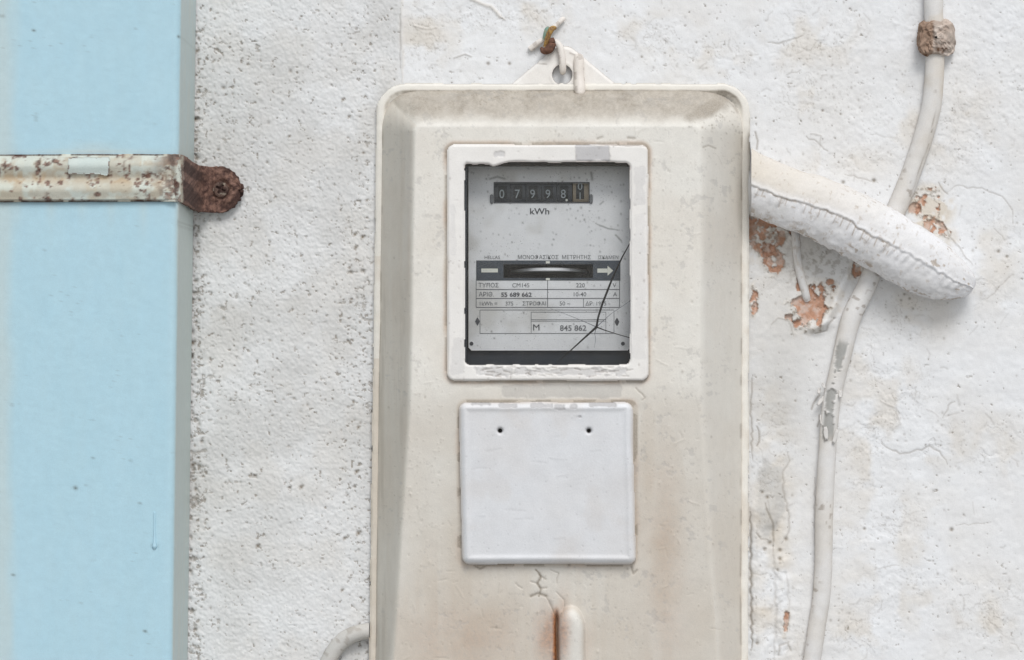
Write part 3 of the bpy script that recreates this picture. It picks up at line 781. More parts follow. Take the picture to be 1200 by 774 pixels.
low = ss(470, 760, Y)
hf.G = 0.10 + 0.20 * ss(0.35, 0.7, fbm(X, Y, 80, 522, 3))
hf.G += onface * (0.12 * ss(452, 480, Y) + 0.30 * low * ss(0.3, 0.7, vs2) + 0.2 * low * vs)
hf.G += leftm * (0.2 + 0.4 * vs) + rightm * (0.02 + 0.15 * vs + 0.3 * low)
hf.G = np.clip(hf.G, 0, 0.9)
hf.R = leftm * (0.0 + 0.16 * ss(0.45, 0.65, fbm(X, Y, 2.6, 525, 3, 0.7, 60)) * ss(0.3, 0.6, fbm(X, Y, 14, 526, 2, 0.5, 120))) + rightm * 0.08 * ss(0.4, 0.8, vs)
hf.R += 0.30 * gauss(X, Y, 446, 620, 7, 260) * ss(0.3, 0.6, vs) + 0.10 * gauss(X, Y, 470, 560, 8, 120)
grime = fbm(X, Y, 16, 530, 5, 0.6)
hf.R = np.maximum(hf.R, topm * (0.44 + 0.14 * ss(0.35, 0.75, grime) + 0.22 * fbm(X, Y, 3.5, 532, 2)))
hf.G = np.maximum(hf.G, topm * 0.5)
# heavier brown corner at top right
cr = gauss(X, Y, 832, 125, 34, 17) * (Y > 104)
u_ = (X - 828) * 0.93 - (Y - 128) * 0.37; v_ = (X - 828) * 0.37 + (Y - 128) * 0.93
cr = np.exp(-(u_ / 36) ** 2 - (v_ / 13) ** 2)
hf.R = np.maximum(hf.R, 0.62 * ss(0.25, 0.8, cr + 0.35 * (fbm(X, Y, 9, 531, 3) - 0.5)) + 0.1)
# lifting paint along the upper slope
pe = fbm(X, Y, 15, 540, 4, 0.62, 5)
pz = np.clip(gauss(X, Y, 575, 112, 60, 12) + gauss(X, Y, 770, 118, 60, 7) + gauss(X, Y, 660, 108, 120, 5) + 0.8 * gauss(X, Y, 590, 122, 40, 6), 0, 1)
hf.H += 1.6 * pz * ss(0.5, 0.53, pe)
hf.R = np.maximum(hf.R, 0.85 * pz * np.exp(-((pe - 0.5) / 0.018) ** 2))
hf.A = np.maximum(hf.A, 0.7 * pz * ss(0.56, 0.6, pe))
# dirt line where slope meets rim
hf.R = np.maximum(hf.R, 0.55 * np.exp(-((U - 0.02) / 0.05) ** 2) * (0.3 + 0.7 * ss(0.4, 0.6, vn(X, Y, 20, 541))))
# halos round window frame and panel
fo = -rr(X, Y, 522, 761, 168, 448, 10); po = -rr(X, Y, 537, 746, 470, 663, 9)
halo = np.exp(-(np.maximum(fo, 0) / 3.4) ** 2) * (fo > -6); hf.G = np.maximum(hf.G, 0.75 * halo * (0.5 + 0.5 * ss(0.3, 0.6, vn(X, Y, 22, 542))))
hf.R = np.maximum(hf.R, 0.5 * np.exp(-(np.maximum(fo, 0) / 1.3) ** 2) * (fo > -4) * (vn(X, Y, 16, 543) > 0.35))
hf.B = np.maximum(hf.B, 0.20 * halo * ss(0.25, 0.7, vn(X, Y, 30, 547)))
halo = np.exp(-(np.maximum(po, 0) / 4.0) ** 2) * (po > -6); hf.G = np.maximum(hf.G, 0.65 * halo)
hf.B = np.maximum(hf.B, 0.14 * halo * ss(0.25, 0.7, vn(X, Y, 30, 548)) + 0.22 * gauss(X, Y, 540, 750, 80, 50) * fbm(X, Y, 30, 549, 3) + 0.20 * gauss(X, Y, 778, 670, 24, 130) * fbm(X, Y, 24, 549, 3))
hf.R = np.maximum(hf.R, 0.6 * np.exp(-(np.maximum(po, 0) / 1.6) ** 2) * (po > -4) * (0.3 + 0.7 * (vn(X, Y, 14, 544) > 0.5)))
# grey scraped strip between window and panel
stp = rr(X, Y, 588, 728, 451, 467, 4) + 5 * (fbm(X, Y, 10, 545, 3) - 0.5)
hf.A = np.maximum(hf.A, 0.55 * ss(-1, 1, stp)); hf.H -= 0.4 * ss(-1, 1, stp)
# tan blooms on the lower face
for (cx, cy, rx, ry, k) in ((560, 740, 60, 60, 0.55), (780, 640, 26, 130, 0.45), (500, 770, 60, 80, 0.4), (820, 740, 40, 80, 0.3), (760, 560, 12, 80, 0.45), (600, 790, 60, 40, 0.4)):
    hf.G = np.maximum(hf.G, np.clip(0.35 + k * gauss(X, Y, cx, cy, rx, ry) * (0.6 + 0.8 * fbm(X, Y, 30, 546, 3)), 0, 1) * (gauss(X, Y, cx, cy, rx, ry) > 0.3) * onface)
hf.G = np.clip(hf.G, 0, 1)
# cracked paint under the panel
for k, (p, wd, di) in enumerate([([(628, 668), (634, 676), (629, 684), (634, 690), (631, 699)], 1.6, 0.9), ([(634, 676), (640, 679)], 1.1, 0.6), ([(629, 684), (622, 682)], 1.0, 0.5),
                                 ([(634, 690), (641, 689)], 1.0, 0.6), ([(622, 699), (631, 695), (640, 699)], 1.7, 0.8), ([(645, 668), (655, 672), (652, 684)], 0.9, 0.45),
                                 ([(640, 700), (648, 714), (652, 724)], 1.0, 0.6), ([(652, 694), (662, 704), (660, 716)], 0.9, 0.45), ([(612, 690), (604, 684)], 0.8, 0.3), ([(824, 173), (830, 171), (839, 174)], 1.2, 0.6),
                                 ([(770, 137), (776, 136)], 1.5, 0.5), ([(740, 664), (742, 672), (746, 668)], 1.4, 0.7), ([(556, 663), (562, 667), (568, 664)], 1.6, 0.7), ([(745, 455), (756, 466), (752, 470)], 1.0, 0.5),
                                 ([(700, 163), (706, 161)], 1.6, 0.5), ([(736, 162), (744, 163)], 1.8, 0.6)]):
    hf.line(p, wd, -0.9, di, 'R', 0.6, 600 + k)
cz = gauss(X, Y, 640, 682, 22, 16); ck = np.abs(fbm(X, Y, 9, 550, 3) - 0.5); hf.R = np.maximum(hf.R, 0.45 * cz * (1 - ss(0.0, 0.015, ck)))
# moulded spout at the foot with its rusted slit
hump = np.sqrt(np.clip(1 - (np.abs(X - 669) / 17) ** 2 - np.maximum(0, (740 - Y) / 30) ** 2, 0, 1)); hump = ss(0, 1, hump)
hf.H += 16 * hump * (Y > 705)
slit = np.exp(-((X - 652.5 - 0.02 * (Y - 720)) / 1.9) ** 2) * ss(712, 730, Y)
hf.H -= 10 * slit
rn = 0.35 * (fbm(X, Y, 10, 560, 3, 0.5, 30) - 0.5)
hf.B = np.maximum(hf.B, np.clip(0.95 * np.exp(-((X - 651.5) / (4.0 + 3.0 * vn(X, Y, 9, 561))) ** 2) * ss(704, 724, Y) + rn * gauss(X, Y, 652, 745, 10, 40), 0, 1))
hf.B = np.maximum(hf.B, 0.72 * gauss(X, Y, 641, 745, 14, 32) * (0.6 + rn * 2)); hf.B = np.maximum(hf.B, 0.55 * gauss(X, Y, 660, 742, 8, 36)); hf.B = np.maximum(hf.B, 0.12 * gauss(X, Y, 688, 760, 8, 30))
hf.R = np.maximum(hf.R, slit * 0.8)
hf.G *= 1 - 0.8 * ss(0.3, 0.8, hump)
# hairline scratches, run marks and small pale or grey chips
rs = np.random.RandomState(19)
for k in range(170):
    x, y = rs.uniform(450, 866), rs.uniform(112, 780); L = rs.uniform(3, 16); a_ = rs.uniform(-0.5, 0.5) + (math.pi / 2 if rs.rand() < 0.6 else 0)
    hf.line([(x, y), (x + L * math.cos(a_), y + L * math.sin(a_))], 0.8, rs.choice([-0.4, 0.4]), rs.uniform(0.05, 0.28), 'R', 0.6, 3000 + k)
ch_ = fbm(X, Y, 11, 565, 4, 0.65); cm_ = fbm(X, Y, 70, 566, 2)
hf.A = np.maximum(hf.A, 0.4 * ss(0.68, 0.70, ch_) * ss(0.45, 0.6, cm_)); hf.H -= 0.2 * ss(0.68, 0.70, ch_) * ss(0.45, 0.6, cm_)
fine = fbm(X, Y, 3.2, 567, 3, 0.7); hf.R = np.maximum(hf.R, 0.26 * ss(0.70, 0.77, fine) * ss(0.35, 0.6, cm_))
# grit stuck on the paint
rs = np.random.RandomState(9)
for k in range(650):
    x, y = rs.uniform(445, 872), rs.uniform(108, 790)
    rr_ = 0.7 + 0.9 * rs.rand() ** 3
    hf.dot(x, y, rr_, rs.choice([-0.5, 0.6]), rs.uniform(0.12, 0.5), rs.uniform(0.7, 2.0))
for k in range(160):
    x, y = rs.normal(835, 28), rs.normal(128, 14); hf.dot(x, y, rs.uniform(0.7, 1.4), 0.5, rs.uniform(0.3, 0.8))
for k in range(120):
    x, y = rs.uniform(462, 520), rs.uniform(430, 640); hf.dot(x, y, rs.uniform(0.7, 1.1), 0.4, rs.uniform(0.2, 0.5))
hole = rr(X, Y, 540, 743, 187, 432, 4) > 0
hf.keep = (U > -0.04) & ~hole
hf.build('cover', M['housing'], root)

# --- window frame
fr = Field(519, 765, 165, 451, 1.0)
X, Y = fr.X, fr.Y
so = rr(X, Y, 523.5, 760, 169, 447, 9) + 0.7 * (vn(X, Y, 30, 570) - 0.5)
xi_ = X + 0.8 * (vn(X, Y, 18, 571) - 0.5)
lump = 3.5 * ss(545, 552, X) * ss(600, 575, X) * (0.5 + vn(X, X * 0, 7, 572)) + 1.6 * vn(X, X * 0, 9, 573)
si = -rr(xi_, Y - lump * (Y < 300), 545, 738, 190, 427, 6)
si += 0.8 * (vn(X, Y, 8, 574) - 0.5) * ((Y > 420) | (Y < 200))
fr.keep = (so > 0) & (si > 0)
fr.H = 112 - 1 + 7.0 * np.sqrt(np.clip(1 - ((3.5 - np.clip(so, 0, 3.5)) / 3.5) ** 2, 0, 1)) - 2.2 * (1 - ss(0, 3.0, si)) + 0.4 * (fbm(X, Y, 20, 575, 3) - 0.5)
def chip(F_, x0, x1, y0, y1, k=1.0, dp=0.7, seed=0, nz=7, amp=6):
    q = rr(F_.X, F_.Y, x0, x1, y0, y1, 2) + amp * (fbm(F_.X, F_.Y, nz, 580 + seed, 3) - 0.5)
    m_ = ss(-0.5, 0.8, q); F_.A[:] = np.maximum(F_.A, k * m_); F_.H[:] -= dp * m_
    F_.R[:] = np.maximum(F_.R, 0.22 * k * dp * np.exp(-(q / 0.8) ** 2))
chip(fr, 674, 714, 170, 189, 0.9, seed=1, amp=5); chip(fr, 579, 592, 177, 185, 0.6, seed=2); chip(fr, 742, 756, 196, 240, 0.30, dp=0.1, seed=3, nz=12, amp=9)
chip(fr, 556, 600, 431, 441, 0.45, seed=4, amp=9); chip(fr, 600, 735, 432, 440, 0.5, seed=5, amp=10); chip(fr, 529, 545, 395, 440, 0.30, dp=0.1, seed=6, nz=10, amp=9)
chip(fr, 528, 534, 240, 300, 0.2, dp=0.05, seed=7); chip(fr, 742, 756, 250, 420, 0.18, dp=0.05, seed=8, nz=14, amp=10)
fr.R = np.maximum(fr.R, 0.4 * (1 - ss(0, 1.8, si)) * ((Y < 200) | (Y > 420)))
fr.G = 0.06 + 0.35 * (1 - ss(0, 3, so)) * ss(0.3, 0.6, vn(X, Y, 20, 590)); fr.B = 0.25 * (1 - ss(0, 2.2, si)) * (Y < 200)
fr.line([(600, 168.5), (655, 168), (700, 169), (760, 172)], 1.0, -0.8, 0.6, 'R', 0.5, 591)
for k in range(240):
    x, y = rs.uniform(523, 760), rs.uniform(169, 447)
    if 541 < x < 742 and 188 < y < 430: continue
    fr.dot(x, y, rs.uniform(0.6, 1.3), -0.4, rs.uniform(0.1, 0.5), rs.uniform(0.6, 1.8))
for k in range(40):
    x, y = rs.uniform(560, 735), rs.uniform(430, 442); fr.line([(x, y), (x + rs.uniform(3, 9), y + rs.uniform(-2, 2))], 0.8, -0.6, rs.uniform(0.2, 0.6), 'R', 0.4, 700 + k)
fr.build('window_frame', M['frame'], root, skirt=12)

# --- access panel
ap = Field(533, 750, 466, 668, 1.0)
X, Y = ap.X, ap.Y
sw_ = 5 * (Y - 470) / 192
sp_ = rr(X - sw_ * 0.85, Y, 537, 741.5, 471, 662, 9) + 0.9 * (vn(X, Y, 34, 600) - 0.5)
ap.keep = sp_ > 0
ap.H = Ffront(Y) + 2 + 8.5 * np.sqrt(np.clip(1 - ((7 - np.clip(sp_, 0, 7)) / 7) ** 2, 0, 1)) + 0.8 * (fbm(X, Y, 60, 601, 3) - 0.5) + 0.30 * (fbm(X, Y, 14, 602, 3) - 0.5)
ap.H += 1.2 * np.exp(-((sp_ - 7.5) / 3) ** 2)
for k, (x0, x1, y0, y1) in enumerate(((585, 606, 473, 478), (622, 648, 473, 478), (650, 662, 474, 481), (690, 722, 472, 477), (552, 575, 472, 475), (668, 676, 474, 480), (676, 682, 487, 490))):
    chip(ap, x0, x1, y0, y1, 0.85, 0.8, seed=20 + k, nz=5, amp=4)
for x in (586, 690): 
    ap.dot(x, 505, 2.6, -9, 1.0); ap.dot(x, 505, 2.0, 0, 1.0); ap.R = np.maximum(ap.R, 1.0 * (np.hypot(X - x, Y - 505) < 2.6))
ap.G = 0.55 * (1 - ss(0, 4.5, sp_)) * (0.5 + 0.5 * vn(X, Y, 20, 604)) + 0.12 * ss(0.55, 0.75, fbm(X, Y, 40, 605, 4)) + 0.10 * ss(0.5, 0.8, fbm(X, Y, 70, 603, 3))
ap.R = np.maximum(ap.R, 0.12 * (1 - ss(0, 1.5, sp_)))
for k in range(90): ap.dot(rs.uniform(540, 742), rs.uniform(474, 660), rs.uniform(0.5, 0.9), -0.3, rs.uniform(0.05, 0.3))
for k in range(14): 
    x, y = rs.uniform(545, 735), rs.uniform(480, 655); ap.line([(x, y), (x + rs.uniform(6, 26), y + rs.uniform(-3, 3))], 1.4, rs.choice([0.15, -0.15]), 0.06, 'R', 0.6, 800 + k)
ap.build('access_panel', M['panel'], root, skirt=8)

# --- hanging tab with hole
tb = Field(596, 726, 44, 112, 0.8)
X, Y = tb.X, tb.Y
l1 = (X - 597) * 0.640 - (100 - Y) * 0.768; l2 = (724 - X) * 0.640 - (100 - Y) * 0.768
td = smin(smin(l1, l2, 14), Y - 50.0, 10) + 0.6 * (vn(X, Y, 12, 610) - 0.5)
hd = np.hypot(X - 659, Y - 87.5)
tb.keep = (td > 0) & (hd > 11.2)
tb.H = 6.2 + 2.0 * ss(0, 4, td) + 0.6 * np.exp(-((hd - 14) / 2) ** 2) + 0.5 * (fbm(X, Y, 12, 611, 3) - 0.5)
tb.G = 0.02 + 0.12 * fbm(X, Y, 12, 612, 3); tb.R = 0.35 * (1 - ss(0, 1.6, td)) * (vn(X, Y, 12, 613) > 0.45) + 0.9 * (1 - ss(0, 1.2, hd - 11.2))  # last term darkens the hole's edge: painted shade of the hole
tb.line([(628, 74), (640, 76)], 1, -.5, 0.4, 'R', .5, 1); tb.line([(668, 62), (680, 66)], 1, .5, 0.4, 'R', .5, 1)
tb.build('hanging_tab', M['frame'], root, skirt=7)
# peg that holds the cover to the tab
tube('peg', [(678, 66, 8, 4.5), (678.3, 70, 10, 6.0), (678.6, 90, 11, 6.2), (679.5, 104, 14, 6.6), (680, 110, 16, 5.0), (680, 112, 16, 2)], M['frame'], root, 60, 20,
     fn=lambda u, th, px, py: (0.5 * (vn(u, th * 6, 5, 620) - 0.5), 0.35 * (vn(u, th * 5, 6, 621) > 0.7) + 0 * u, 0.3 + 0 * u, 0 * u, 0 * u))

# --- inside: case, dial plate, register, disc, glass
def case():
    x0, x1, y0, y1, d0, d1 = 532, 751, 180, 441, 28, 109.5
    V = [W(x, y, d) for d in (d0, d1) for x, y in ((x0, y0), (x1, y0), (x1, y1), (x0, y1))]
    F = [(3, 2, 1, 0), (0, 1, 5, 4), (1, 2, 6, 5), (2, 3, 7, 6), (3, 0, 4, 7)]
    mesh('inner_case', V, F, M['dark_case'], root, smooth=False)
case()
box('terminal_shield', 546, 742, 409, 434, 58, 68, M['dark_case'], root, 2)
box('shade_strip', 541, 744, 184, 195.5, 76, 104, plain('brown_shade_strip', srgb(70, 62, 52), 0.8, c2=srgb(50, 44, 38), scale=200), root, 1)  # added dark strip, put in to shade the top of the dial plate
box('shade_strip', 541, 547.2, 195.5, 430, 76, 104, M['dark_case'], root, 1)  # added as well: dark strip down the shaded left edge of the window
plate = None
dp = Field(549, 739, 183, 411, 1.0)
X, Y = dp.X, dp.Y
q = rr(X, Y, 549, 739, 150, 411, 5)
slot_c = rr(X, Y, 580, 690, 215, 237, 1); slot_d = rr(X, Y, 590, 695, 310, 326, 1)
dp.keep = (q > -0.5) & ~(slot_c > 0.5) & ~(slot_d > 0.5)
dp.H = 74 + 0.2 * (fbm(X, Y, 60, 630, 2) - 0.5)
dp.G = 0.15 + 0.5 * ss(0.45, 0.75, fbm(X, Y, 50, 631, 4)) + 0.35 * ss(225, 195, Y)  # last term paints the window lip's shade onto the top of the plate
for k in range(500):
    x, y = rs.uniform(551, 738), rs.uniform(190, 409)
    p = 0.25 + 0.75 * math.exp(-((x - 715) / 40) ** 2 - ((y - 260) / 50) ** 2) + 0.3 * (y < 310)
    if rs.rand() < p: dp.dot(x, y, rs.uniform(0.5, 1.2), 0, rs.uniform(0.15, 0.75), rs.uniform(0.7, 1.4))
for p, w_ in (([(574, 210), (583, 207), (592, 210)], 1.2), ([(693, 203), (694, 210)], 1.6), ([(698, 262), (712, 268), (724, 270)], 0.9), ([(722, 276), (728, 282)], 1.0), ([(703, 240), (707, 236)], .8)):
    dp.line(p, w_, 0, 0.6, 'R', 0.6, 40)
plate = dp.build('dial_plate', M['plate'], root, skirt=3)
PD_ = 74.45
for x, y in ((552.5, 403), (730, 403)):
    n = 16; mesh('rivet', [W(x + 2.3 * math.cos(t), y + 2.3 * math.sin(t), PD_ + 0.4) for t in np.linspace(0, 2 * math.pi, n, endpoint=False)], [tuple(range(n))[::-1]], M['ink_dark'], plate, smooth=False)
for x, y in ((559.5, 377), (723, 377.5)):
    V = [W(x + a, y + b, PD_) for a, b in ((0, -5), (1.6, -2.5), (2.8, 0), (1.6, 2.5), (0, 5), (-1.6, 2.5), (-2.8, 0), (-1.6, -2.5))]
    mesh('diamond_mark', V, [tuple(range(8))[::-1]], M['ink_dark'], plate, smooth=False)
def prect(name, x0, x1, y0, y1, mat, d=PD_, par=None):
    return mesh(name, [W(x0, y0, d), W(x0, y1, d), W(x1, y1, d), W(x1, y0, d)], [(0, 1, 2, 3)], mat, par or plate, smooth=False)
# dark band round the disc slot: one printed piece with the slot left open
def ring_print(name, o, i, mat, d):
    (a, b, c, e), (p, q_, r_, s2) = o, i
    V = [W(a, c, d), W(b, c, d), W(b, e, d), W(a, e, d), W(p, r_, d), W(q_, r_, d), W(q_, s2, d), W(p, s2, d)]
    return mesh(name, V, [(0, 4, 5, 1), (1, 5, 6, 2), (2, 6, 7, 3), (3, 7, 4, 0)], mat, plate, smooth=False)
ring_print('dark_band', (558, 727, 305.5, 329), (590, 695, 310, 326), M['band_print'], PD_)
prect('white_dash', 564, 583.5, 315, 319.5, M['white_print'], PD_ + 0.3)
mesh('arrow', [W(x, y, PD_ + 0.3) for x, y in ((700, 315), (700, 319.8), (712, 319.8), (712, 323.3), (718.5, 317.4), (712, 311.8), (712, 315))], [(0, 1, 2, 3, 4, 5, 6)], M['white_print'], plate, smooth=False)
prect('tick_mark', 639.7, 644.3, 306.3, 309, M['white_print'], PD_ + 0.3); prect('tick_mark', 639.7, 644.3, 326.2, 328.6, M['white_print'], PD_ + 0.3)
def rule(x0, y0, x1, y1, w_=0.55):
    if abs(x1 - x0) > abs(y1 - y0): prect('rule_line', x0, x1, y0 - w_ / 2, y0 + w_ / 2, M['ink'])
    else: prect('rule_line', x0 - w_ / 2, x0 + w_ / 2, y0, y1, M['ink'])
for y in (339.5, 350, 360.5): rule(558, y, 726, y, 0.9)
rule(558, 329, 558, 360.5, 0.8); rule(726, 329, 726, 360.5, 0.8); rule(641.7, 329, 641.7, 360.5, 0.8); rule(683.8, 350, 683.8, 360.5, 0.7)
rule(562.5, 363.5, 719, 363.5, 0.7); rule(562.5, 391, 719, 391, 0.7); rule(562.5, 363.5, 562.5, 391, 0.7); rule(719.5, 364, 719.5, 391, 0.6)
rule(622.5, 366, 710, 366); rule(622.5, 375, 710, 375, 0.8); rule(622.5, 366, 622.5, 391, 0.6); rule(710, 366, 710, 391, 0.5); rule(622.5, 377, 710, 377, 0.4)
def T(s, x, y, h, mat='ink', bold=0.0, sx=1.0, align='LEFT'): bold = 0 if 'M' in s else bold * 0.6; text('lettering', s, x, y, PD_ + 0.1, h, M[mat], plate, align, bold, sx=sx)
T('kWh', 620.5, 251.3, 7.2, 'ink_dark', 0.18, 1.15)
T('HELLAS', 567.5, 303.8, 4.0, 'ink', 0.0, 0.98)
T('ΜΟΝΟΦΑΣΙΚΟΣ  ΜΕΤΡΗΤΗΣ', 606.5, 303.9, 4.6, 'ink', 0.0, 0.95)
T('ΙΣΚΑΜΕΝ', 700.5, 303.8, 4.0, 'ink', 0.0, 0.95)
T('ΤΥΠΟΣ', 560.5, 336.9, 4.9, 'ink', 0.05, 1.0); T('CM145', 600, 336.9, 4.9, 'ink', 0.05, 1.0); T('220', 675, 336.9, 4.9, 'ink', 0.05); T('V', 718, 336.9, 4.9, 'ink')
T('ΑΡΙΘ.', 561, 347.5, 4.9, 'ink', 0.05); T('55 689 662', 587, 348, 5.0, 'ink_dark', 0.22, 1.12); T('10-40', 671, 347.5, 4.9, 'ink', 0.05); T('A', 718.5, 347.5, 4.9)
T('1kWh =', 561, 358.2, 4.6, 'ink', 0.05); T('375', 592, 358.2, 4.6); T('ΣΤΡΟΦΑΙ', 612, 358.2, 4.6, 'ink', 0.0, 0.95); T('50 ~', 655.5, 358.2, 4.9); T('ΔΡ. 1975', 686, 358.2, 4.6)
T('M', 624, 387.5, 7.4, 'ink_dark', 0.12, 1.1); T('845 862', 656, 387.8, 6.4, 'ink', 0.22, 1.05)

# register: six drums behind the slot
reg = box('register_frame', 576, 694, 211, 241, 30, 38, M['drum_dark'], root)
RC, RR_ = 51.0, 20.0
def drum(x0, x1, mat):
    n = 40; V = []; F = []
    for x in (x0, x1):
        for k in range(n):
            t = 2 * math.pi * k / n; o_ = W(x, 226, RC); V.append((o_[0], o_[1] - RR_ * S * math.cos(t), o_[2] + RR_ * S * math.sin(t)))
    for k in range(n): F.append((k, (k + 1) % n, n + (k + 1) % n, n + k))
    F.append(tuple(range(n))[::-1]); F.append(tuple(range(n, 2 * n)))
    return mesh('drum', V, F, mat, reg, smooth=False)
for k, dg_ in enumerate('07998'):
    xa = 580.5 + k * 18.0
    drum(xa, xa + 17.4, M['drum'])
    def cpatch(x0, x1, y0, y1, mat):
        V = []; F = []; n = 9
        for i in range(n):
            y = y0 + (y1 - y0) * i / (n - 1); t = (226 - y) * ((D - 70) / D) / RR_
            for x in (x0, x1):
                o_ = W(x, 226, RC); xx = W(x, 226, RC + RR_)[0]
                V.append((xx, o_[1] - (RR_ + 0.12) * S * math.cos(t), o_[2] + (RR_ + 0.12) * S * math.sin(t)))
            if i: F.append((2 * i - 2, 2 * i, 2 * i + 1, 2 * i - 1))
        return mesh('digit_ground', V, F, mat, reg, smooth=False)
    cpatch(xa + 3.2, xa + 13.5, 219, 234, M['drum_dark'])
    text('digit', dg_, xa + 7.6, 232.4, RC + RR_ + 0.5, 10.2, M['digit'], reg, 'CENTER', 0.0, sx=0.9)
drum(671, 689.5, M['drum_last'])
cpatch(675, 684.5, 217, 234.5, M['drum_dark'])
text('digit', '1', 679.8, 234.0, RC + RR_ + 0.5, 8.6, M['digit'], reg, 'CENTER', 0.0)
text('digit', '0', 679.8, 222.8, RC + RR_ + 0.5, 8.6, M['digit'], reg, 'CENTER', 0.0)
ring_print('slot_edge', (578.5, 691, 213.6, 238.6), (580, 690, 215, 237), M['ink_dark'], PD_)
mesh('decimal_point', [W(664 + 1.4 * math.cos(t), 234.8 + 1.4 * math.sin(t), PD_ - 3) for t in np.linspace(0, 6.0, 10)], [tuple(range(10))[::-1]], M['white_print'], reg, smooth=False)
for x in (576.2, 692.6):
    tube('side_clip', [(x, 228.5, 74.6, 1.2), (x, 230, 75, 2.0), (x, 237, 75, 2.0), (x, 239, 74.6, 1.2)], M['ink'], plate, 16, 10)
# rotor disc, edge on
def disc():
    n = 96; rad = 80; V = []; F = []; o_ = W(643, 317.6, 76.8 - rad)
    for zz, rr2 in ((-2.0, rad - 1.2), (-1.3, rad), (1.3, rad), (2.0, rad - 1.2)):
        for k in range(n):
            t = 2 * math.pi * k / n; V.append((o_[0] + rr2 * S * math.sin(t) * 0.6, o_[1] - rr2 * S * math.cos(t), o_[2] + zz * S + 2.6 * S * (math.cos(t) - 0.97)))
    for r_ in range(3):
        for k in range(n): F.append((r_ * n + k, r_ * n + (k + 1) % n, (r_ + 1) * n + (k + 1) % n, (r_ + 1) * n + k))
    F.append(tuple(range(n))[::-1]); F.append(tuple(range(3 * n, 4 * n)))
    mesh('rotor_disc', V, F, M['alu'], root, smooth=False)
disc()

# broken glass: four pieces meeting at the point of impact
gl = thing_gl = None
HUB = (699, 383.5)
def shard(pts, dz, tilt):
    d = 107 + dz; th = 1.6
    V = [W(x, y, d + tilt * (x - 640) / 200) for x, y in pts] + [W(x, y, d - th + tilt * (x - 640) / 200) for x, y in pts]
    n = len(pts); F = [tuple(range(n))[::-1], tuple(range(n, 2 * n))] + [(i, (i + 1) % n, n + (i + 1) % n, n + i) for i in range(n)]
    return mesh('glass_shard', V, F, M['glass'], root, smooth=False)
P1 = [(739, 284), (728, 303), (716, 329), (705, 357)]; P2 = [(745, 349), (722, 364)]; P3 = [(745, 398), (720, 391)]; P4 = [(640, 436), (664, 415), (684, 397)]
shard([(537, 182)] + [(746, 182), (746, 272)] + P1 + [HUB] + P4[::-1] + [(632, 438), (537, 438)], 0, 0)
shard([(746, 272.5)] + [(746, 349)] + P2[1:] + [HUB] + P1[::-1], 0.3, 0.4)
shard([(746, 349.2), (746, 398)] + P3[1:] + [HUB] + P2[1:][::-1], 0.1, -0.3)
shard([(746, 398.4), (746, 438), (640, 438)] + P4[1:] + [HUB] + P3[1:][::-1], -0.2, 0.2)
strip('glass_crack', [(740, 282), (729, 302), (717, 328), (706, 356), (701, 372), HUB], [0.9, 1.6, 2.2, 2.6, 2.2, 2.6], 108.3, M['grime'], root)
strip('glass_crack', [HUB, (693, 389), (684, 397), (672, 408), (662, 417), (652, 426)], [3.0, 2.4, 2.0, 1.5, 1.0, 0.6], 108.2, M['grime'], root)
strip('glass_crack', [HUB, (708, 387), (722, 391.5), (741, 397)], [1.6, 1.2, 0.9, 0.9], 108.2, M['grime'], root)
strip('glass_crack', [HUB, (706, 377), (716, 368), (728, 360), (741, 351)], [1.2, 0.7, 0.45, 0.55, 0.6], 108.3, M['ink'], root)
strip('glass_crack', [HUB, (690, 379.5), (677, 374), (662, 368), (645, 362)], [1.2, 0.8, 0.6, 0.4, 0.2], 108.1, M['ink'], root)
strip('glass_crack', [HUB, (697, 391), (698, 398), (696.5, 408)], [1.0, 0.7, 0.6, 0.2], 108.1, M['ink'], root)

# ================================================================== HANGING WIRE
hw = thing('hanging_wire', 'twisted wire hook with green and brown knot holding the meter tab', 'wire', W(643, 45, 0))
def wirefn(k0):
    def f(u, th, px, py):
        return (0.35 * (vn(u, th * 4, 5, k0) - 0.5), 0.35 * (vn(u, th * 3, 6, k0 + 1) > 0.72) + 0 * u, 0.25 + 0 * u, 0 * u, 0 * u)
    return f
tube('wire_loop', [(646, 50, 8, 3.4), (652, 50, 13, 3.6), (657, 57, 15, 4.0), (659, 70, 15, 4.2), (659.5, 80, 13, 4.0), (659.5, 84.5, 9, 3.6), (659, 80, 4, 3.2)], M['frame'], hw, 80, 16, wirefn(650))
tube('wire_end', [(621, 58, 3, 3.5), (630, 51, 6, 3.4), (637, 47, 8, 3.2)], M['frame'], hw, 30, 14, wirefn(652))
tube('wire_end', [(646, 34, 8, 2.6), (652, 30, 6, 2.8), (658, 24, 5, 2.8), (661, 22, 3, 2.4)], M['frame'], hw, 30, 14, wirefn(654))
tube('knot', [(634, 56, 12, 1.5), (637, 60, 13, 3.6), (643, 58, 15, 5.2), (647, 52, 15, 4.6), (645, 46, 14, 4.4)], M['rust'], hw, 40, 16, wirefn(656))
tube('twist', [(639, 55, 13, 2.6), (641, 48, 15, 3.0), (643.5, 40, 16, 3.2), (647, 34, 15, 3.4), (651, 33, 12, 2.2)], M['copper'], hw, 40, 14, wirefn(658))
tube('green_sleeve', [(637.5, 47, 12, 1.8), (639, 41, 13, 2.6), (641, 35, 13, 2.8), (643, 32, 12, 1.6)], M['verdigris'], hw, 24, 12)

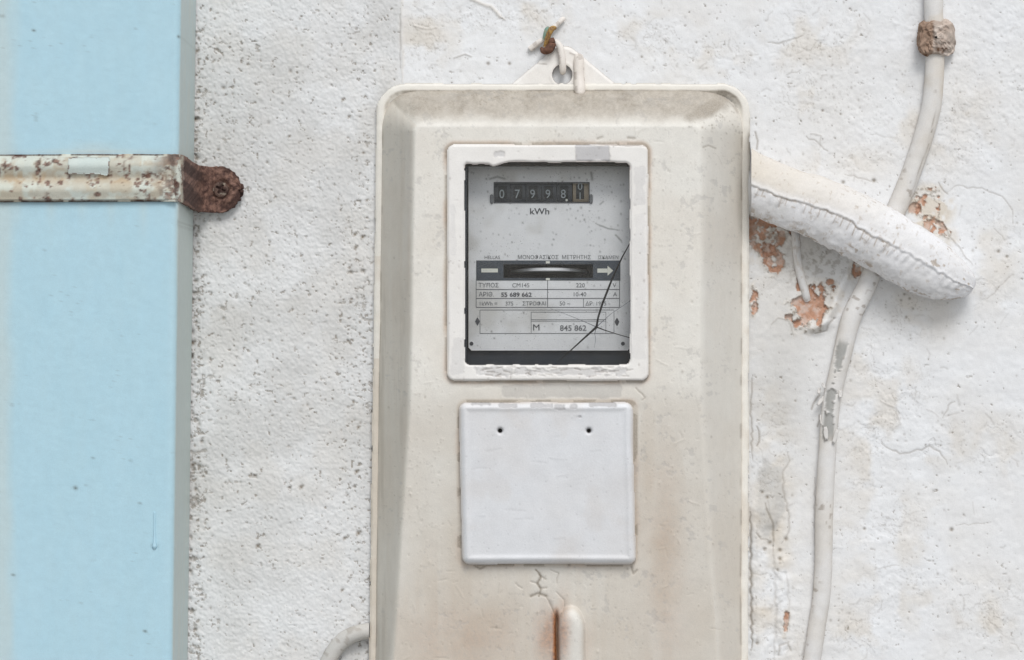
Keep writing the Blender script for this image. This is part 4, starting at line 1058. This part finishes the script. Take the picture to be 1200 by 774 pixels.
# ================================================================== CONDUIT (swollen, painted, seam along the middle)
def arm_fn(u, th, px, py):
    wob = 0.26 * (fbm(u, u * 0, 26, 700, 3) - 0.5) + 0.10 * (fbm(u, u * 0, 7, 718, 2) - 0.5) - 0.17 + 0.10 * ss(90, 200, u)
    seam = th - wob
    step_ = ss(0.05, -0.03, seam) * np.cos(np.clip(th, -1.5, 1.5)) ** 2
    dr = -1.8 * step_ * ss(-1.2, -0.1, seam) * 1.0
    dr = dr + 1.3 * np.exp(-((seam - 0.05) / 0.06) ** 2)
    fade = ss(0, 16, u) * ss(285, 250, u)
    line = np.exp(-((seam + 0.0) / 0.026) ** 2) * fade * (0.45 + 0.55 * ss(0.3, 0.6, vn(u, u * 0, 11, 708)))
    pos = u + 6 * fbm(u, th * 4, 20, 701, 2)
    per = 9.5
    cell_ = np.floor(pos / per); rnd = np.modf(np.abs(np.sin(cell_ * 12.9898) * 43758.5))[0]; rn2 = np.modf(np.abs(np.sin(cell_ * 78.233) * 12543.1))[0]
    ph = np.abs(((pos / per) % 1) - 0.3 - 0.4 * rnd + seam * 0.6 * (rn2 - 0.3)) * per
    st = np.exp(-((ph - 0.0) / 0.9) ** 2) * ss(-0.27, -0.20, seam + 0.16 * rnd) * ss(0.02, -0.04, seam) * fade * (rn2 > 0.15)
    lump = (0.5 - np.abs(((pos / per) % 1) - 0.5)) * ss(-0.45, -0.15, seam) * ss(0.02, -0.08, seam)
    dr = dr - 0.7 * line - 1.0 * st + 4.6 * lump * (0.3 + rnd)
    dr = dr + 4.5 * (fbm(u, th * 30, 55, 704, 3) - 0.5) + 1.7 * (fbm(u, th * 30, 14, 705, 3) - 0.5) + 1.2 * ss(0.25, 1.1, th) * 0 + 0.3 * (vn(u, th * 34, 4, 709) - 0.5)
    crust = ss(-0.85, -1.15, th) * ss(-2.1, -1.6, th)
    dr = dr + crust * 5.0 * (fbm(u, th * 34, 9, 706, 3) - 0.42) * ss(40, 90, u)
    late = ss(170, 230, u)
    dr = dr + late * 1.6 * (fbm(u, th * 34, 8, 707, 3) - 0.5)
    R = np.clip(0.6 * line * (0.4 + 0.6 * (vn(u, u * 0, 12, 710) > 0.35)) + 0.55 * st * (0.4 + 0.6 * rn2), 0, 1)
    R = np.maximum(R, 0.6 * crust * ss(0.62, 0.70, fbm(u, th * 34, 7, 711, 3)) + 0 * u)
    R = np.maximum(R, 0.75 * ss(0.70, 0.78, vn(u, th * 34, 4, 712)) * late * 0.8 * ss(0.62, 0.8, vn(u, th * 30, 14, 713)))
    R = np.maximum(R, 0.28 * ss(0.6, 0.75, fbm(u, th * 34, 5, 714, 2)) * ss(1.0, 1.5, th))
    R = np.maximum(R, 0.30 * ss(0.64, 0.74, fbm(u, th * 34, 6, 716, 4, 0.7)))
    R = np.maximum(R, 0.5 * np.exp(-((np.abs(seam + 0.13) - 0.10) / 0.03) ** 2) * ss(0.55, 0.7, vn(u, u * 0, 5, 717)) * fade)
    G = np.clip(0.72 * ss(-0.1, 0.35, seam) * (0.5 + 0.6 * fbm(u, th * 30, 40, 715, 3)) * ss(290, 120, u) + 0.08, 0, 0.9)
    G = np.maximum(G, 0.35 * line)
    return dr, R, G, 0 * u + 0.0 * th, 0 * u + 0 * th
arm = tube('conduit', [(800, 178, 30, 36), (850, 197, 30, 35), (885, 215, 31, 34), (925, 232, 32, 34), (960, 244, 33, 35), (1000, 263, 33, 36), (1040, 285, 33, 37), (1078, 308, 32, 36),
                       (1104, 322, 30, 31), (1120, 329, 28, 25), (1132, 334, 26, 17), (1138, 337, 24, 9), (1140, 338, 23, 3)], M['conduit'], None, 620, 180, arm_fn, flat=0.72, xmin=880.5)
tag(arm, 'swollen white painted conduit with stitch-like seam sloping down from the meter', 'conduit')

# ================================================================== CABLES
def cab_fn(u, th, px, py):
    dr = 1.5 * (fbm(u, th * 10, 70, 720, 3) - 0.5) + 0.7 * (fbm(u, th * 10, 12, 721, 3) - 0.5)
    # strip where the paint has come off, grey below
    pk = ss(394, 410, py) * ss(524, 506, py)
    m = pk * ss(0.46, 0.50, fbm(px + th * 9, py, 13, 722, 4, 0.65, 20) - 0.5 * np.abs(th + 0.30) ** 2 + 0.09)
    dr = dr - 1.6 * m + 1.1 * pk * np.exp(-((m - 0.4) / 0.3) ** 2)
    R = 0.5 * pk * np.exp(-((m - 0.5) / 0.3) ** 2) * (vn(u, th * 8, 9, 723) > 0.35)
    up = ss(290, 60, py)
    crk = np.exp(-((th - 0.55 - 0.5 * (vn(u, u * 0, 30, 724) - 0.5)) / 0.07) ** 2) * ss(120, 150, py) * ss(245, 190, py)
    dr = dr - 0.8 * crk; R = np.maximum(R, 0.6 * crk * (vn(u, u * 0, 14, 725) > 0.3))
    R = np.maximum(R, 0.5 * ss(0.76, 0.82, vn(u, th * 10, 5, 726)) * ss(0.5, 0.7, vn(u, th * 10, 30, 727)))
    R = np.maximum(R, 0.25 * ss(1.0, 1.6, np.abs(th)))
    G = 0.05 + 0.35 * up * ss(0.35, 0.7, fbm(u, th * 10, 24, 728, 3)) + 0.2 * ss(0.4, 0.7, fbm(u, th * 10, 40, 729, 3)) + 0.15 * ss(0.2, 1.2, th)
    return dr, R, G, 0 * R, 0.85 * m
cbl = thing('cable', 'long white painted cable running down the wall behind the conduit, grey where peeled', 'cable', W(946, 800, 0))
tube('sheath', [(x, y, 9, 11) for x, y in CABLE[:3]] + [(x, y, 9, 11.5) for x, y in CABLE[3:8]] + [(x, y, 9, 10.5) for x, y in CABLE[8:]], M['cable'], cbl, 900, 40, cab_fn)
# curled flakes standing off the peeled part
def flake(cx, cy, w_, h_, rot, curl, d=17, seed=0):
    n = 6; V = []; F = []; a = math.radians(rot); rr3 = random.Random(seed)
    for i in range(n):
        for j in range(3):
            u, v = (i / (n - 1) - 0.5) * h_, (j / 2 - 0.5) * w_ * (1 - 0.6 * abs(i / (n - 1) - 0.5) * 2) * rr3.uniform(0.8, 1.2)
            V.append(W(cx + u * math.sin(a) + v * math.cos(a), cy + u * math.cos(a) - v * math.sin(a), d + curl * (i / (n - 1)) ** 2 + 1.2 * (j - 1) ** 2))
    for i in range(n - 1):
        for j in range(2): k = i * 3 + j; F.append((k, k + 3, k + 4, k + 1))
    o = mesh('paint_flake', V, F, M['cable'], cbl, np.tile([[0.08, 0.15, 0]], (n * 3, 1)), np.zeros(n * 3))
    sol = o.modifiers.new('thickness', 'SOLIDIFY'); sol.thickness = 0.9 * S
for k, a_ in enumerate(((960, 470, 5, 18, -38, 6, 10), (961, 492, 6, 16, 8, 5, 11), (966, 508, 7, 22, 5, 2, 19), (977, 512, 6, 24, -16, 2, 19), (963, 452, 4, 10, 30, 4, 13), (983, 462, 5, 12, -6, 2, 19), (958, 458, 4, 10, -12, 3, 9))):
    flake(a_[0] + 2, a_[1], a_[2] * 0.75, a_[3] * 0.7, a_[4], a_[5] * 0.6, a_[6], seed=k)

def clip_lump():
    n1, n2 = 90, 70
    th = np.linspace(0, 2 * math.pi, n1, endpoint=False); ph = np.linspace(0.01, math.pi / 2, n2)
    TH, PH = np.meshgrid(th, ph, indexing='ij')
    sx = np.sign(np.cos(TH)) * np.abs(np.cos(TH)) ** 0.55; sy = np.sign(np.sin(TH)) * np.abs(np.sin(TH)) ** 0.55
    k = np.sin(PH) ** 0.6
    x = 21.5 * sx * k; y = 22 * sy * k; d = 27 * np.cos(PH) ** 0.6
    nz = fbm(x + 50 + d, y + d, 10, 740, 4, 0.7) - 0.5
    x = x * (1 + 0.45 * nz) + 1097; y = y * (1 + 0.45 * nz) + 44; d = np.maximum(d * (1 + 0.5 * nz), 0) + 3.0 * (fbm(x, y, 5, 741, 3) - 0.5) - 3.0 * np.exp(-((x - 1094 - 0.15 * (y - 44)) / 2.2) ** 2) * (d > 6)
    f = (D - d) / D
    V = np.stack([(x - CX) * f * S, -d * S, Z0 + (CY - y) * f * S], -1).reshape(-1, 3)
    R = 0.75 * ss(0.5, 0.62, fbm(x, y, 8, 742, 4)) * (0.35 + 0.65 * (y > 56)) + 0.8 * np.exp(-((x - 1096 - 0.15 * (y - 44)) / 1.6) ** 2) * (y > 50)
    G = 1.0 * ss(1096, 1090, x) * (0.7 + 0.5 * fbm(x, y, 9, 743, 3)) + 0.3 * fbm(x, y, 8, 744, 3) + 0.25; R = R + 0.22 * ss(1096, 1090, x)
    F = []
    for i in range(n1):
        for j in range(n2 - 1): a = i * n2 + j; b = ((i + 1) % n1) * n2 + j; F.append((a, b, b + 1, a + 1))
    o = mesh('cable_clip', V, np.array(F)[:, ::-1], M['clip'], None, np.stack([R, G, 0 * R], -1).reshape(-1, 3), np.zeros(R.size), origin=W(1097, 44, 0))
    tag(o, 'crumbling brown and white mortar lump holding the cable near the top', 'cable clip')
clip_lump()

def loop_fn(u, th, px, py):
    return (0.9 * (fbm(u, th * 9, 30, 750, 3) - 0.5), 0.3 * ss(0.7, 0.8, vn(u, th * 9, 5, 751)) + 0.25 * ss(-1.2, -1.9, th), 0.25 + 0.4 * ss(0.3, 1.3, th) * ss(0.3, 0.6, vn(u, th * 9, 16, 752)), 0 * u + 0 * th, 0.35 + 0 * u + 0 * th)
lp = tube('cable', [(374, 850, 9, 9), (377, 800, 9, 9), (386, 772, 9, 9.5), (401, 752, 9.5, 9.5), (420, 742, 10, 9.5), (445, 738, 7, 9), (470, 737, 7, 9)], M['cable'], None, 200, 30, loop_fn, xmax=432.5)
tag(lp, 'short bent grey-white cable curving into the lower left edge of the meter', 'cable')
tw = tube('cable', [(928, 258, 1, 4.5), (932, 275, 1.5, 5), (934, 300, 1, 5), (938, 322, 0, 5), (944, 345, -2, 5), (946, 352, -5, 4)], M['conduit'], None, 80, 18, loop_fn)
tag(tw, 'thin white painted cable stub below the conduit beside bare terracotta patches', 'cable')

print('objects', len(bpy.data.objects), 'tris', sum(len(o.data.polygons) * 2 for o in bpy.data.objects if o.type == 'MESH'))
